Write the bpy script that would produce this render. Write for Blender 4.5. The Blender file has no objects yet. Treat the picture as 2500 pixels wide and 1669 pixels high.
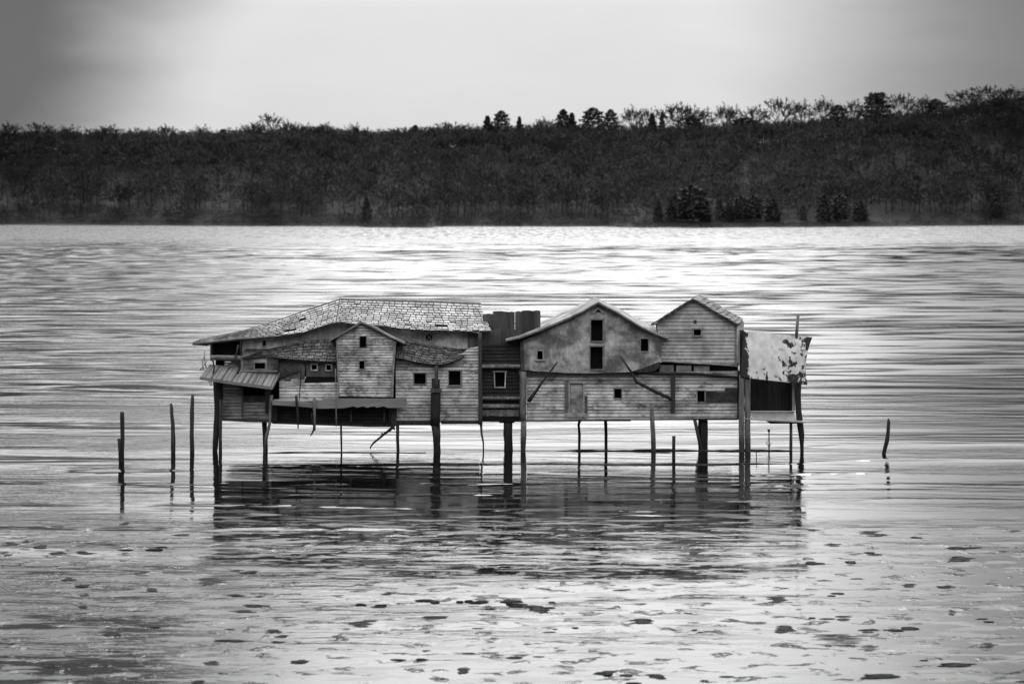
import bpy, math, random
import numpy as np
from mathutils import Vector
R = math.radians
rnd = random.Random(7)
SC = bpy.context.scene
COL = SC.collection

# ------------------------------------------------------------------ camera
F = 5625.0            # focal length in photo pixels (photo 2500 wide)
CH = 16.0             # camera height above the water
cam = bpy.data.cameras.new('camera')
camo = bpy.data.objects.new('camera', cam)
COL.objects.link(camo)
camo.location = (0, -150, CH)
camo.rotation_euler = (R(90), 0, 0)
cam.sensor_width = 36
cam.lens = F / 2500 * 36
cam.shift_y = (500 - 834.5) / 2500
cam.clip_start = 1
cam.clip_end = 12000
cam.dof.use_dof = True
cam.dof.focus_distance = 150
cam.dof.aperture_fstop = 0.75
SC.camera = camo

def P(px, py, Y=0.0):
    """point of the plane y=Y that the photo shows at pixel (px, py)"""
    d = Y + 150.0
    return Vector(((px - 1250) * d / F, Y, CH - (py - 500) * d / F))

# ------------------------------------------------------------------ node helpers
class NT:
    def __init__(s, tree):
        s.t = tree; s.n = tree.nodes; s.l = tree.links
    def new(s, typ, **kw):
        n = s.n.new(typ)
        for k, v in kw.items(): setattr(n, k, v)
        return n
    def put(s, sock, v):
        if v is None: return
        if isinstance(v, bpy.types.NodeSocket): s.l.new(v, sock)
        elif isinstance(v, (int, float)) and sock.type in ('RGBA',): sock.default_value = (v, v, v, 1)
        elif isinstance(v, (int, float)) and sock.type == 'VECTOR': sock.default_value = (v, v, v)
        else: sock.default_value = v
    def math(s, op, a, b=None, c=None, clamp=False):
        n = s.new('ShaderNodeMath', operation=op, use_clamp=clamp)
        s.put(n.inputs[0], a); s.put(n.inputs[1], b)
        if c is not None: s.put(n.inputs[2], c)
        return n.outputs[0]
    def mix(s, f, a, b):
        n = s.new('ShaderNodeMix', data_type='FLOAT')
        s.put(n.inputs[0], f); s.put(n.inputs[2], a); s.put(n.inputs[3], b)
        return n.outputs[0]
    def ramp(s, v, a, b, lo=0.0, hi=1.0, smooth=True):
        n = s.new('ShaderNodeMapRange', interpolation_type='SMOOTHSTEP' if smooth else 'LINEAR')
        s.put(n.inputs[0], v); s.put(n.inputs[1], a); s.put(n.inputs[2], b); s.put(n.inputs[3], lo); s.put(n.inputs[4], hi)
        return n.outputs[0]
    def noise(s, vec, scale, detail=3, rough=.5, dist=0.0):
        n = s.new('ShaderNodeTexNoise')
        s.put(n.inputs['Vector'], vec); n.inputs['Scale'].default_value = scale
        n.inputs['Detail'].default_value = detail; n.inputs['Roughness'].default_value = rough
        n.inputs['Distortion'].default_value = dist
        return n.outputs[0]
    def pos(s, sc=(1, 1, 1), off=(0, 0, 0)):
        g = s.new('ShaderNodeNewGeometry'); m = s.new('ShaderNodeMapping')
        s.l.new(g.outputs['Position'], m.inputs[0]); m.inputs['Scale'].default_value = sc
        m.inputs['Location'].default_value = off
        return m.outputs[0]
    def obj(s, sc=(1, 1, 1)):
        g = s.new('ShaderNodeTexCoord'); m = s.new('ShaderNodeMapping')
        s.l.new(g.outputs['Object'], m.inputs[0]); m.inputs['Scale'].default_value = sc
        return m.outputs[0]

# ------------------------------------------------------------------ world, sun, exposure (overcast, sun ahead of the camera)
SUN_EL, SUN_AZ = 40, 3          # azimuth clockwise from +Y
w = bpy.data.worlds.new('World'); SC.world = w; w.use_nodes = True
t = NT(w.node_tree); t.n.clear()
sky = t.new('ShaderNodeTexSky', sky_type='NISHITA', sun_disc=False)
sky.sun_elevation = R(SUN_EL); sky.sun_rotation = R(SUN_AZ)
bw = t.new('ShaderNodeRGBToBW'); t.l.new(sky.outputs[0], bw.inputs[0])
tc = t.new('ShaderNodeTexCoord'); sp = t.new('ShaderNodeSeparateXYZ'); t.l.new(tc.outputs['Generated'], sp.inputs[0])
X_, Y_, Z_ = sp.outputs
az = t.math('ARCTAN2', X_, Y_)
el = t.math('ARCSINE', t.math('MAXIMUM', t.math('MINIMUM', Z_, 1.0), -1.0))
cv = t.new('ShaderNodeCombineXYZ'); t.put(cv.inputs[0], t.math('MULTIPLY', az, 3.0)); t.put(cv.inputs[1], t.math('MULTIPLY', el, 9.0)); t.put(cv.inputs[2], 2.3)
cloud = t.noise(cv.outputs[0], 1.6, 4, .5)
cloud2 = t.noise(cv.outputs[0], 5.0, 5, .55, .4)
sd = (math.sin(R(SUN_AZ)) * math.cos(R(SUN_EL)), math.cos(R(SUN_AZ)) * math.cos(R(SUN_EL)), math.sin(R(SUN_EL)))
dt = t.new('ShaderNodeVectorMath', operation='DOT_PRODUCT'); t.l.new(tc.outputs['Generated'], dt.inputs[0]); dt.inputs[1].default_value = sd
g = t.math('MAXIMUM', dt.outputs['Value'], 0.0)
glow = t.math('ADD', t.math('POWER', g, 4.0), t.math('MULTIPLY', t.math('POWER', g, 24.0), 3.0))
lum = t.math('ADD', t.math('MULTIPLY', 4.7, t.math('ADD', 1.0, t.math('MULTIPLY', t.math('MAXIMUM', Z_, 0.0), 2.4))), t.math('MULTIPLY', t.math('MULTIPLY', glow, 5.0), t.ramp(el, .09, .25)))
horizon = t.ramp(el, 0.084, 0.13, 0.0, 11.5)
front = t.ramp(Y_, 0.0, 0.9)
lum = t.math('ADD', lum, t.math('MULTIPLY', horizon, front))
lum = t.math('ADD', lum, t.math('MULTIPLY', t.ramp(Y_, 0.1, -.6), 3.0))
# dark side bands added to the sky to imitate vignetting: heavy left, thinner right
azn = t.math('ADD', az, t.math('MULTIPLY', t.math('SUBTRACT', cloud, .5), .10))
azl = t.math('ADD', azn, t.math('MULTIPLY', t.math('SUBTRACT', 0.09, t.math('MINIMUM', el, .11)), .9))
left = t.math('MULTIPLY', t.ramp(azl, -0.085, -0.185, 0.0, 0.96), t.math('MULTIPLY', t.math('ADD', t.ramp(el, .088, .108, 1, .30), t.ramp(el, .125, .165, 0, .70)), t.ramp(el, .25, .5, 1, .2)))  # stepped by elevation to set how dark the water reflects
right = t.math('MULTIPLY', t.ramp(azn, 0.08, 0.225, 0.0, 0.86), t.math('MULTIPLY', t.ramp(el, .085, .14, 1, .82), t.ramp(el, .2, .5, 1, .2)))
lum = t.math('MULTIPLY', lum, t.math('SUBTRACT', 1.0, left))
lum = t.math('MULTIPLY', lum, t.math('SUBTRACT', 1.0, right))
lum = t.math('MULTIPLY', lum, t.math('ADD', .93, t.math('MULTIPLY', cloud2, .14)))
tot = t.mix(0.9, bw.outputs[0], lum)
bg = t.new('ShaderNodeBackground'); t.l.new(tot, bg.inputs[0]); bg.inputs[1].default_value = 0.125
wo = t.new('ShaderNodeOutputWorld'); t.l.new(bg.outputs[0], wo.inputs[0])

sun = bpy.data.lights.new('sun', 'SUN'); sun.energy = 1.3; sun.angle = R(14); sun.color = (1, 1, 1)
suno = bpy.data.objects.new('sun', sun); COL.objects.link(suno)
suno.rotation_euler = Vector(sd).to_track_quat('Z', 'Y').to_euler()
suno.location = (0, 50, 60)
SC.view_settings.view_transform = 'Standard'; SC.view_settings.look = 'None'
SC.view_settings.exposure = 0.0; SC.view_settings.gamma = 1.0
SC.cycles.max_bounces = 6
SC.cycles.caustics_reflective = False; SC.cycles.caustics_refractive = False

# ------------------------------------------------------------------ materials (the photograph is monochrome: greys only)
MAT = {}
def material(name):
    m = bpy.data.materials.new(name); m.use_nodes = True
    t = NT(m.node_tree); t.n.clear()
    b = t.new('ShaderNodeBsdfPrincipled'); o = t.new('ShaderNodeOutputMaterial'); t.l.new(b.outputs[0], o.inputs[0])
    MAT[name] = m
    return t, b
def tone(t):
    a = t.new('ShaderNodeAttribute', attribute_name='tone'); return a.outputs['Fac']
def bump(t, b, h, strength=.4, dist=.02):
    n = t.new('ShaderNodeBump'); n.inputs['Strength'].default_value = strength; n.inputs['Distance'].default_value = dist
    t.put(n.inputs['Height'], h); t.l.new(n.outputs[0], b.inputs['Normal'])
def clap(name, paint, wood, lo, hi, seed=0.0, rough=.8):
    """flaking paint over weathered boards; lo..hi: where the flaking starts"""
    t, b = material(name)
    v = t.pos((.9, .9, 1.7), (seed, 0, seed))
    n1 = t.noise(v, 1.1, 9, .68, .2)
    n2 = t.noise(t.pos((3, 3, 26), (seed, 0, 0)), 1.5, 4, .6)
    k = t.math('ADD', n1, t.math('MULTIPLY', t.math('SUBTRACT', n2, .5), .42))
    m = t.ramp(k, lo, hi)
    grain = t.ramp(n2, .25, .75, .72, 1.12)
    dirt = t.ramp(t.noise(t.pos((.5, .5, .5), (seed, 3, 1)), 1.4, 7, .65), .32, .66, .5, 1.15)
    c = t.math('MULTIPLY', t.math('MULTIPLY', t.mix(m, paint, wood), tone(t)), t.math('MULTIPLY', grain, dirt))
    t.l.new(c, b.inputs['Base Color']); b.inputs['Roughness'].default_value = rough
    bump(t, b, t.math('ADD', n2, t.math('MULTIPLY', m, -.8)), .5, .02)
clap('painted clapboard', .76, .15, .50, .68)
clap('flaking clapboard', .72, .15, .46, .64, 4.0)
clap('grey clapboard', .33, .11, .48, .70, 9.0)
clap('tower clapboard', .62, .32, .56, .70, 14.0)
clap('dark plank', .030, .012, .40, .6, 21.0, .8)
clap('panel wood', .16, .05, .4, .62, 31.0)

def plaster(name, light, dark, seed=0.0):
    t, b = material(name)
    n1 = t.noise(t.pos((.55, .55, .75), (seed, 0, 2)), 1.0, 8, .6, .3)
    n2 = t.noise(t.pos((2.2, 2.2, 1.1), (seed, 0, 7)), 2.2, 7, .65)
    crack = t.ramp(t.math('ABSOLUTE', t.math('SUBTRACT', t.noise(t.pos((.8, .8, .8), (seed, 1, 0)), 1.4, 9, .6), .5)), .0, .012, .75, 1.0)
    streak = t.ramp(t.noise(t.pos((3.5, 3.5, .25), (seed, 0, 0)), 1.5, 4, .6), .3, .75, .9, 1.05)
    c = t.mix(t.ramp(n1, .38, .62), dark, light)
    c = t.math('MULTIPLY', c, t.ramp(n2, .3, .7, .72, 1.18))
    c = t.math('MULTIPLY', t.math('MULTIPLY', c, streak), t.math('MULTIPLY', crack, tone(t)))
    t.l.new(c, b.inputs['Base Color']); b.inputs['Roughness'].default_value = .95
    bump(t, b, t.math('ADD', n2, n1), .6, .06)
plaster('stained plaster', .64, .17)
plaster('white plaster', .78, .36, 5.0)

def simple(name, base, var=.3, scale=3.0, rough=.8, stretch=(1, 1, 1), bmp=.4, metal=0.0):
    t, b = material(name)
    n = t.noise(t.pos(stretch), scale, 6, .6)
    c = t.math('MULTIPLY', t.ramp(n, .28, .72, base * (1 - var), base * (1 + var)), tone(t))
    t.l.new(c, b.inputs['Base Color']); b.inputs['Roughness'].default_value = rough; b.inputs['Metallic'].default_value = metal
    bump(t, b, n, bmp, .03)
simple('light slate', .52, .42, 1.1, .9)
simple('dark slate', .19, .5, 3.0, .75)
simple('grey shingle', .20, .4, 3.0, .8)
simple('roof deck', .06, .3, 3.0, .9)
simple('roof sheet', .30, .45, .9, .95)
simple('awning sheet', .24, .2, 1.2, .6)
simple('ledge board', .27, .2, 1.5, .8, (.4, 1, 2))
simple('floor board', .36, .2, 2.0, .7)
simple('weathered trim', .27, .35, 3.0, .85)
simple('dark timber', .035, .5, 2.0, .85, (3, 3, .5))
simple('cavity wood', .022, .5, 1.6, .9, (3, 3, .4))
simple('shade_black', .004, .2, 2.0, 1.0)  # near-black that stands for shade in window recesses, loft and gaps
simple('rust board', .085, .45, .9, .9, (2.2, 2.2, .35))
def post_mat(name, base, wet):
    t, b = material(name)
    n = t.noise(t.pos((5, 5, .5)), 2.0, 6, .65)
    n2 = t.noise(t.pos((2, 2, 1.0)), 1.0, 4, .6)
    s = t.new('ShaderNodeSeparateXYZ'); t.l.new(t.pos(), s.inputs[0])
    zz = t.math('ADD', s.outputs[2], t.math('MULTIPLY', n2, -.8))
    k = t.ramp(zz, 0.0, .9, wet, 1.0)
    c = t.math('MULTIPLY', t.math('MULTIPLY', t.ramp(n, .3, .7, base * .55, base * 1.45), k), tone(t))
    t.l.new(c, b.inputs['Base Color']); b.inputs['Roughness'].default_value = .8
    bump(t, b, n, .7, .05)
post_mat('grey post', .18, .3)
post_mat('black post', .022, .5)
post_mat('brown post', .055, .4)
def peeled(name):
    t, b = material(name)
    s = t.new('ShaderNodeSeparateXYZ'); t.l.new(t.pos(), s.inputs[0])
    n = t.noise(t.pos((1.1, 1.1, .75), (3, 0, 5)), 2.2, 8, .62)
    x0, x1 = P(1812, 900).x, P(1975, 900).x
    u = t.ramp(s.outputs[0], x0, x1, 0, 1, False)
    edge = t.ramp(t.math('ABSOLUTE', t.math('SUBTRACT', u, .53)), .40, .53, 0, .30)
    low = t.ramp(u, .2, .8, 0, .085)
    z = t.ramp(s.outputs[2], P(0, 935).z, P(0, 860).z, .04, -.03)
    n2 = t.noise(t.pos((2.6, 2.6, 1.3), (3, 0, 5)), 2.4, 8, .65)
    n = t.mix(.35, n, n2)
    m = t.ramp(t.math('ADD', t.math('ADD', n, edge), t.math('ADD', low, z)), .595, .615)
    c = t.mix(m, .62, .03)
    c = t.math('MULTIPLY', c, t.ramp(t.noise(t.pos((1.6, 1.6, .35)), 1.2, 6, .6), .3, .7, .72, 1.1))
    t.l.new(t.math('MULTIPLY', c, tone(t)), b.inputs['Base Color']); b.inputs['Roughness'].default_value = .85; b.inputs['Specular IOR Level'].default_value = .2
    bump(t, b, m, .4, -.02)
peeled('peeling sheet')
simple('tree bark', .035, .4, .2, .95)
simple('pale bark', .12, .3, .2, .95)
simple('twig', .052, .12, .05, 1.0, (1, 1, 1), 0)
simple('needles', .055, .3, .1, 1.0, (1, 1, 1), 0)
simple('hill litter', .032, .4, .03, 1.0, (1, 1, 1), 0)
for k_ in ('roof sheet', 'light slate', 'dark slate', 'grey shingle'): MAT[k_].node_tree.nodes['Principled BSDF'].inputs['Specular IOR Level'].default_value = .12
simple('wet mud', .03, .5, 2.0, .9, bmp=.1); MAT['wet mud'].node_tree.nodes['Principled BSDF'].inputs['Specular IOR Level'].default_value = .12
simple('lake bed', .05, .3, .05, 1.0)

# water
t, b = material('lake water')
s = t.new('ShaderNodeSeparateXYZ'); t.l.new(t.pos(), s.inputs[0])
yy = s.outputs[1]
patch = t.noise(t.pos((.045, .10, 1)), 1.0, 4, .55)
rip1 = t.noise(t.pos((.28, 1.1, 1)), 1.0, 3, .55, .3)
rip2 = t.noise(t.pos((1.1, 3.6, 1), (4, 2, 0)), 1.0, 3, .6)
rip3 = t.noise(t.pos((.16, .42, 1), (1, 7, 0)), 1.0, 3, .55)
wind = t.ramp(yy, 560, 1250, 0, 1, False)                 # breeze further out
wind = t.ramp(t.math('ADD', wind, t.math('MULTIPLY', t.math('MULTIPLY', t.math('SUBTRACT', patch, .5), .6), t.math('MINIMUM', 1.0, t.math('MULTIPLY', wind, 3.0)))), .05, .7)
spark = t.noise(t.pos((.30, .022, 1), (3, 3, 0)), 1.0, 3, .6)
near = t.ramp(yy, 0, 90, 0, 1)
amp = t.math('ADD', t.ramp(patch, .42, .62, .25, 1.0), t.math('MULTIPLY', wind, .9))
h = t.math('ADD', t.math('MULTIPLY', rip1, .034), t.math('MULTIPLY', rip2, .012))
h = t.math('MULTIPLY', h, amp)
rip4 = t.noise(t.pos((.07, .50, 1), (9, 2, 0)), 1.0, 4, .62, .2)
mid = t.math('MULTIPLY', t.ramp(yy, 0, 70), t.math('SUBTRACT', 1.0, wind))
h = t.math('ADD', h, t.math('MULTIPLY', t.math('MULTIPLY', rip4, .025), mid))
lump = t.ramp(t.noise(t.pos((.75, .95, 1), (2, 8, 0)), 1.0, 5, .6, .5), .56, .70)
h = t.math('ADD', h, t.math('MULTIPLY', t.math('MULTIPLY', lump, .075), t.ramp(yy, -30, -48, 0, 1)))
h = t.math('ADD', h, t.math('MULTIPLY', t.math('MULTIPLY', rip3, .55), wind))
bn = t.new('ShaderNodeBump'); bn.inputs['Strength'].default_value = 1.0; bn.inputs['Distance'].default_value = 1.0
t.put(bn.inputs['Height'], h); t.l.new(bn.outputs[0], b.inputs['Normal'])
# silt film that breaks the mirror in the shallows
film = t.noise(t.pos((.32, .95, 1), (5, 9, 0)), 1.0, 5, .6, .4)
shallow = t.ramp(yy, -20, -34, 0, 1)
fm = t.math('MULTIPLY', t.ramp(film, .50, .57), shallow)
fm = t.math('MULTIPLY', fm, t.ramp(yy, -30, -45, .8, 1))
t.put(b.inputs['Roughness'], t.math('ADD', t.math('ADD', .015, t.math('MULTIPLY', wind, t.ramp(spark, .38, .62, .24, .56))), t.math('MULTIPLY', fm, .27)))
t.l.new(t.mix(fm, .003, .06), b.inputs['Base Color'])
b.inputs['IOR'].default_value = 1.36

# ------------------------------------------------------------------ mesh builder
class MB:
    def __init__(s): s.v = []; s.f = []; s.t = []
    def face(s, idx, tn=1.0): s.f.append(tuple(idx)); s.t.append(tn)
    def add(s, pts): n = len(s.v); s.v.extend([tuple(p) for p in pts]); return n
    def hexa(s, a, tn=1.0):
        """a: 4 front points then the 4 matching back points"""
        n = s.add(a)
        for q in ((0, 1, 2, 3), (7, 6, 5, 4), (0, 4, 5, 1), (1, 5, 6, 2), (2, 6, 7, 3), (3, 7, 4, 0)):
            s.face([n + k for k in q], tn)
    def prism(s, pts, off, tn=1.0):
        off = Vector(off); k = len(pts); n = s.add(pts); s.add([Vector(p) + off for p in pts])
        s.face(range(n, n + k), tn); s.face(range(n + 2 * k - 1, n + k - 1, -1), tn)
        for i in range(k):
            j = (i + 1) % k; s.face((n + i, n + k + i, n + k + j, n + j), tn)
    def box(s, x0, y0, x1, y1, Y, D, tn=1.0):
        """pixel rectangle on plane Y, D metres deep"""
        a = [P(x0, y0, Y), P(x0, y1, Y), P(x1, y1, Y), P(x1, y0, Y)]
        s.hexa(a + [p + Vector((0, D, 0)) for p in a], tn)
    def plank(s, pts, Y, D, tn=1.0): s.prism([P(x, y, Y) for x, y in pts], (0, D, 0), tn)
    def tube(s, pts, rad, n=9, jit=.12, tn=1.0, seed=1, caps=True):
        r = random.Random(seed); rings = []
        # resample for an uneven outline
        P2, R2 = [], []
        for i in range(len(pts) - 1):
            L = (Vector(pts[i + 1]) - Vector(pts[i])).length; k = max(1, int(L / .45))
            for j in range(k):
                u = j / k; P2.append(Vector(pts[i]).lerp(Vector(pts[i + 1]), u)); R2.append(rad[i] * (1 - u) + rad[i + 1] * u)
        P2.append(Vector(pts[-1])); R2.append(rad[-1])
        ph = [r.uniform(.86, 1.1) for _ in range(n)]
        for i, (p, ra) in enumerate(zip(P2, R2)):
            d = (P2[min(i + 1, len(P2) - 1)] - P2[max(i - 1, 0)]).normalized()
            a = d.cross(Vector((0, 1, .013))).normalized(); bb = d.cross(a).normalized()
            w_ = 1 + r.uniform(-jit, jit) * .6
            off = (a * r.uniform(-jit, jit) + bb * r.uniform(-jit, jit)) * ra * .5
            rings.append(s.add([p + off + (a * math.cos(6.2832 * k / n) + bb * math.sin(6.2832 * k / n)) * ra * w_ * ph[k] for k in range(n)]))
        for i in range(len(rings) - 1):
            for k in range(n):
                k2 = (k + 1) % n; s.face((rings[i] + k, rings[i] + k2, rings[i + 1] + k2, rings[i + 1] + k), tn)
        if caps:
            s.face([rings[0] + k for k in range(n)][::-1], tn); s.face([rings[-1] + k for k in range(n)], tn)
    def build(s, name, mat, parent=None, smooth=False):
        me = bpy.data.meshes.new(name); me.from_pydata(s.v, [], s.f)
        me.validate(clean_customdata=False)
        at = me.attributes.new('tone', 'FLOAT', 'FACE')
        if len(s.t) == len(me.polygons): at.data.foreach_set('value', s.t)
        else: at.data.foreach_set('value', [1.0] * len(me.polygons))
        me.materials.append(MAT[mat])
        import bmesh
        bm = bmesh.new(); bm.from_mesh(me); bmesh.ops.recalc_face_normals(bm, faces=bm.faces); bm.to_mesh(me); bm.free()
        if smooth: me.polygons.foreach_set('use_smooth', [True] * len(me.polygons))
        o = bpy.data.objects.new(name, me); COL.objects.link(o)
        if parent is not None:
            o.parent = parent
            q = parent
            off = Vector((0, 0, 0))
            while q is not None: off += Vector(q.location); q = q.parent
            me.transform(__import__('mathutils').Matrix.Translation(-off))
        return o
def npmesh(name, V, faces4, mat, tones=None, smooth=False, parent=None):
    """numpy mesh: faces4 is an (n,3) or (n,4) int array"""
    me = bpy.data.meshes.new(name); k = faces4.shape[1]; nf = len(faces4)
    me.vertices.add(len(V)); me.vertices.foreach_set('co', V.astype(np.float32).ravel())
    me.loops.add(nf * k); me.loops.foreach_set('vertex_index', faces4.astype(np.int32).ravel())
    me.polygons.add(nf); me.polygons.foreach_set('loop_start', np.arange(nf, dtype=np.int32) * k)
    me.update(calc_edges=True)
    at = me.attributes.new('tone', 'FLOAT', 'FACE')
    at.data.foreach_set('value', (np.ones(nf) if tones is None else tones).astype(np.float32))
    me.polygons.foreach_set('use_smooth', np.full(nf, smooth))
    me.materials.append(MAT[mat])
    o = bpy.data.objects.new(name, me); COL.objects.link(o)
    if parent is not None: o.parent = parent
    return o
def tag(o, label=None, cat=None, group=None, kind=None):
    if label: o['label'] = label
    if cat: o['category'] = cat
    if group: o['group'] = group
    if kind: o['kind'] = kind
    return o
def empty(name, loc, label, cat, group=None):
    o = bpy.data.objects.new(name, None); COL.objects.link(o); o.location = loc; o.empty_display_size = .5
    return tag(o, label, cat, group)

# ------------------------------------------------------------------ wall generators (pixel outlines on a real plane)
def scan(poly, y):
    xs = []
    for i in range(len(poly)):
        (xa, ya), (xb, yb) = poly[i], poly[(i + 1) % len(poly)]
        if (ya <= y) != (yb <= y): xs.append(xa + (xb - xa) * (y - ya) / (yb - ya))
    return sorted(xs)
def bands(poly, holes, cuts):
    ys = sorted(set([round(p[1], 3) for p in poly] + [h[1] for h in holes] + [h[3] for h in holes] + list(cuts)))
    ymin, ymax = min(p[1] for p in poly), max(p[1] for p in poly)
    ys = [y for y in ys if ymin <= y <= ymax]; out = []
    for ya, yb in zip(ys[:-1], ys[1:]):
        if yb - ya < .02: continue
        A, B = scan(poly, ya + .005), scan(poly, yb - .005)
        if len(A) != len(B): A = B = scan(poly, (ya + yb) / 2)
        segs = [(A[i], A[i + 1], B[i], B[i + 1]) for i in range(0, len(A) - 1, 2)]
        for h in holes:
            if h[1] <= ya + .01 and h[3] >= yb - .01:
                nx = []
                for a0, a1, b0, b1 in segs:
                    l = (a0, min(a1, h[0]), b0, min(b1, h[0])); r_ = (max(a0, h[2]), a1, max(b0, h[2]), b1)
                    for q in (l, r_):
                        if q[1] - q[0] > .05 or q[3] - q[2] > .05: nx.append((q[0], max(q[0], q[1]), q[2], max(q[2], q[3])))
                segs = nx
        for sg in segs: out.append(sg + (ya, yb))
    return out
def board_wall(poly, holes, Y, pitch=8.0, lap=.05, thick=.08, seed=1, vary=.22, plank=(60, 170), dark=()):
    """lapped horizontal boards; every board is cut into planks of its own tone"""
    r = random.Random(seed); mb = MB()
    ymin, ymax = min(p[1] for p in poly), max(p[1] for p in poly)
    lines = [ymin]
    while lines[-1] < ymax: lines.append(lines[-1] + pitch * r.uniform(.88, 1.12))
    joints = {}
    for a0, a1, b0, b1, ya, yb in bands(poly, holes, lines):
        k = max(i for i, L in enumerate(lines) if L <= ya + .011)
        L0, L1 = lines[k], lines[min(k + 1, len(lines) - 1)] if k + 1 < len(lines) else lines[k] + pitch
        if k not in joints:
            js = [min(p[0] for p in poly) + r.uniform(5, plank[0])]
            while js[-1] < 2600: js.append(js[-1] + r.uniform(*plank))
            joints[k] = (js, [1 + r.uniform(-vary, vary) for _ in js] + [1], r.uniform(-.008, .008))
        js, tn, jy = joints[k]
        f0, f1 = (ya - L0) / (L1 - L0), (yb - L0) / (L1 - L0)
        Ya, Yb = Y - lap * f0 + jy, Y - lap * f1 + jy
        e = -1.25 if abs(yb - L1) < .02 else 0
        edges = [None] + [j for j in js if max(a0, b0) + 1 < j < min(a1, b1) - 1] + [None]
        for i in range(len(edges) - 1):
            la, lb = (a0, b0) if edges[i] is None else (edges[i] + .12,) * 2
            ra, rb = (a1, b1) if edges[i + 1] is None else (edges[i + 1] - .12,) * 2
            xm = (la + ra) / 2
            tt = tn[min(len(tn) - 1, sum(1 for j in js if j < xm))]
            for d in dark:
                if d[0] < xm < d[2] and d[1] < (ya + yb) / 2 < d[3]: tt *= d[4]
            fr = [P(la, ya, Ya), P(lb, yb + e, Yb), P(rb, yb + e, Yb), P(ra, ya, Ya)]
            mb.hexa(fr + [p + Vector((0, thick, 0)) for p in fr], tt)
    return mb
def flat_wall(poly, holes, Y, thick=.15, seed=1):
    mb = MB(); cuts = []
    y = min(p[1] for p in poly)
    while y < max(p[1] for p in poly): cuts.append(y); y += 30
    for a0, a1, b0, b1, ya, yb in bands(poly, holes, cuts):
        fr = [P(a0, ya, Y), P(b0, yb, Y), P(b1, yb, Y), P(a1, ya, Y)]
        mb.hexa(fr + [p + Vector((0, thick, 0)) for p in fr])
    return mb
def shell(poly, Y0, Y1, off=(0, 0), skip=(), name='side_wall', mat='grey clapboard', parent=None):
    """side, back and floor faces behind a front outline"""
    mb = MB(); k = len(poly); o = Vector((off[0], 0, off[1]))
    a = [P(x, y, Y0) for x, y in poly]; c = (sum(p.x for p in a) / k, sum(p.z for p in a) / k)
    a = [Vector((c[0] + (p.x - c[0]) * .995, Y0, c[1] + (p.z - c[1]) * .985)) for p in a]
    bk = [Vector((p.x, Y1, p.z)) + o for p in a]
    for i in range(k):
        if i in skip: continue
        j = (i + 1) % k; n = mb.add([a[i], a[j], bk[j], bk[i]]); mb.face((n, n + 1, n + 2, n + 3))
    n = mb.add(bk); mb.face(range(n, n + k))
    return mb.build(name, mat, parent)
def window(parent, x0, y0, x1, y1, Y, fw=2.0, mat='weathered trim', sill=0, head=0, label=None, deep=.5, frame=(1, 1, 1, 1), name='window', tn=1.0, taper=0):
    """frame (left, right, top, bottom) round a dark box-shaped recess"""
    o = MB()
    a = [P(x0 + taper * 0, y0, Y), P(x0, y1, Y), P(x1, y1, Y), P(x1, y0, Y)]
    mn = [p + Vector((0, deep, 0)) for p in a]
    n = o.add([p + Vector((0, .03, 0)) for p in a] + mn)
    for q in ((0, 4, 5, 1), (1, 5, 6, 2), (2, 6, 7, 3), (3, 7, 4, 0), (4, 5, 6, 7)): o.face([n + k for k in q])
    w_ = o.build(name, 'shade_black', parent)  # recess faces coloured black in place of the dark inside
    if label: w_['label'] = label
    if fw > 0:
        m = MB(); D = .09; Yf = Y - .07
        L, Rr, T, B = [fw * k for k in frame]
        if L: m.plank([(x0 - L, y0 - T * .9), (x0 - L + taper, y1 + B), (x0 + taper, y1 + B), (x0, y0 - T * .9)], Yf, D, tn * rnd.uniform(.8, 1.15))
        if Rr: m.plank([(x1, y0 - T * .9), (x1 - taper, y1 + B), (x1 + Rr - taper, y1 + B), (x1 + Rr, y0 - T * .9)], Yf, D, tn * rnd.uniform(.8, 1.15))
        if T: m.box(x0 - L - head, y0 - T, x1 + Rr + head, y0, Yf - .012, D, tn * rnd.uniform(.8, 1.15))
        if B and not sill: m.box(x0, y1, x1, y1 + B, Yf - .012, D, tn * rnd.uniform(.8, 1.1))
        m.build('frame', mat, w_)
    if sill:
        m = MB(); m.box(x0 - fw - sill, y1, x1 + fw + sill, y1 + 2.8, Y - .16, .2, tn * 1.2); m.build('sill', mat, w_)
    return w_
def interp(pts, u):
    ls = [0]
    for a, b_ in zip(pts[:-1], pts[1:]): ls.append(ls[-1] + (b_ - a).length)
    s_ = u * ls[-1]
    for i in range(len(pts) - 1):
        if s_ <= ls[i + 1] + 1e-9: return pts[i].lerp(pts[i + 1], (s_ - ls[i]) / max(1e-9, ls[i + 1] - ls[i]))
    return pts[-1].copy()
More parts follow.
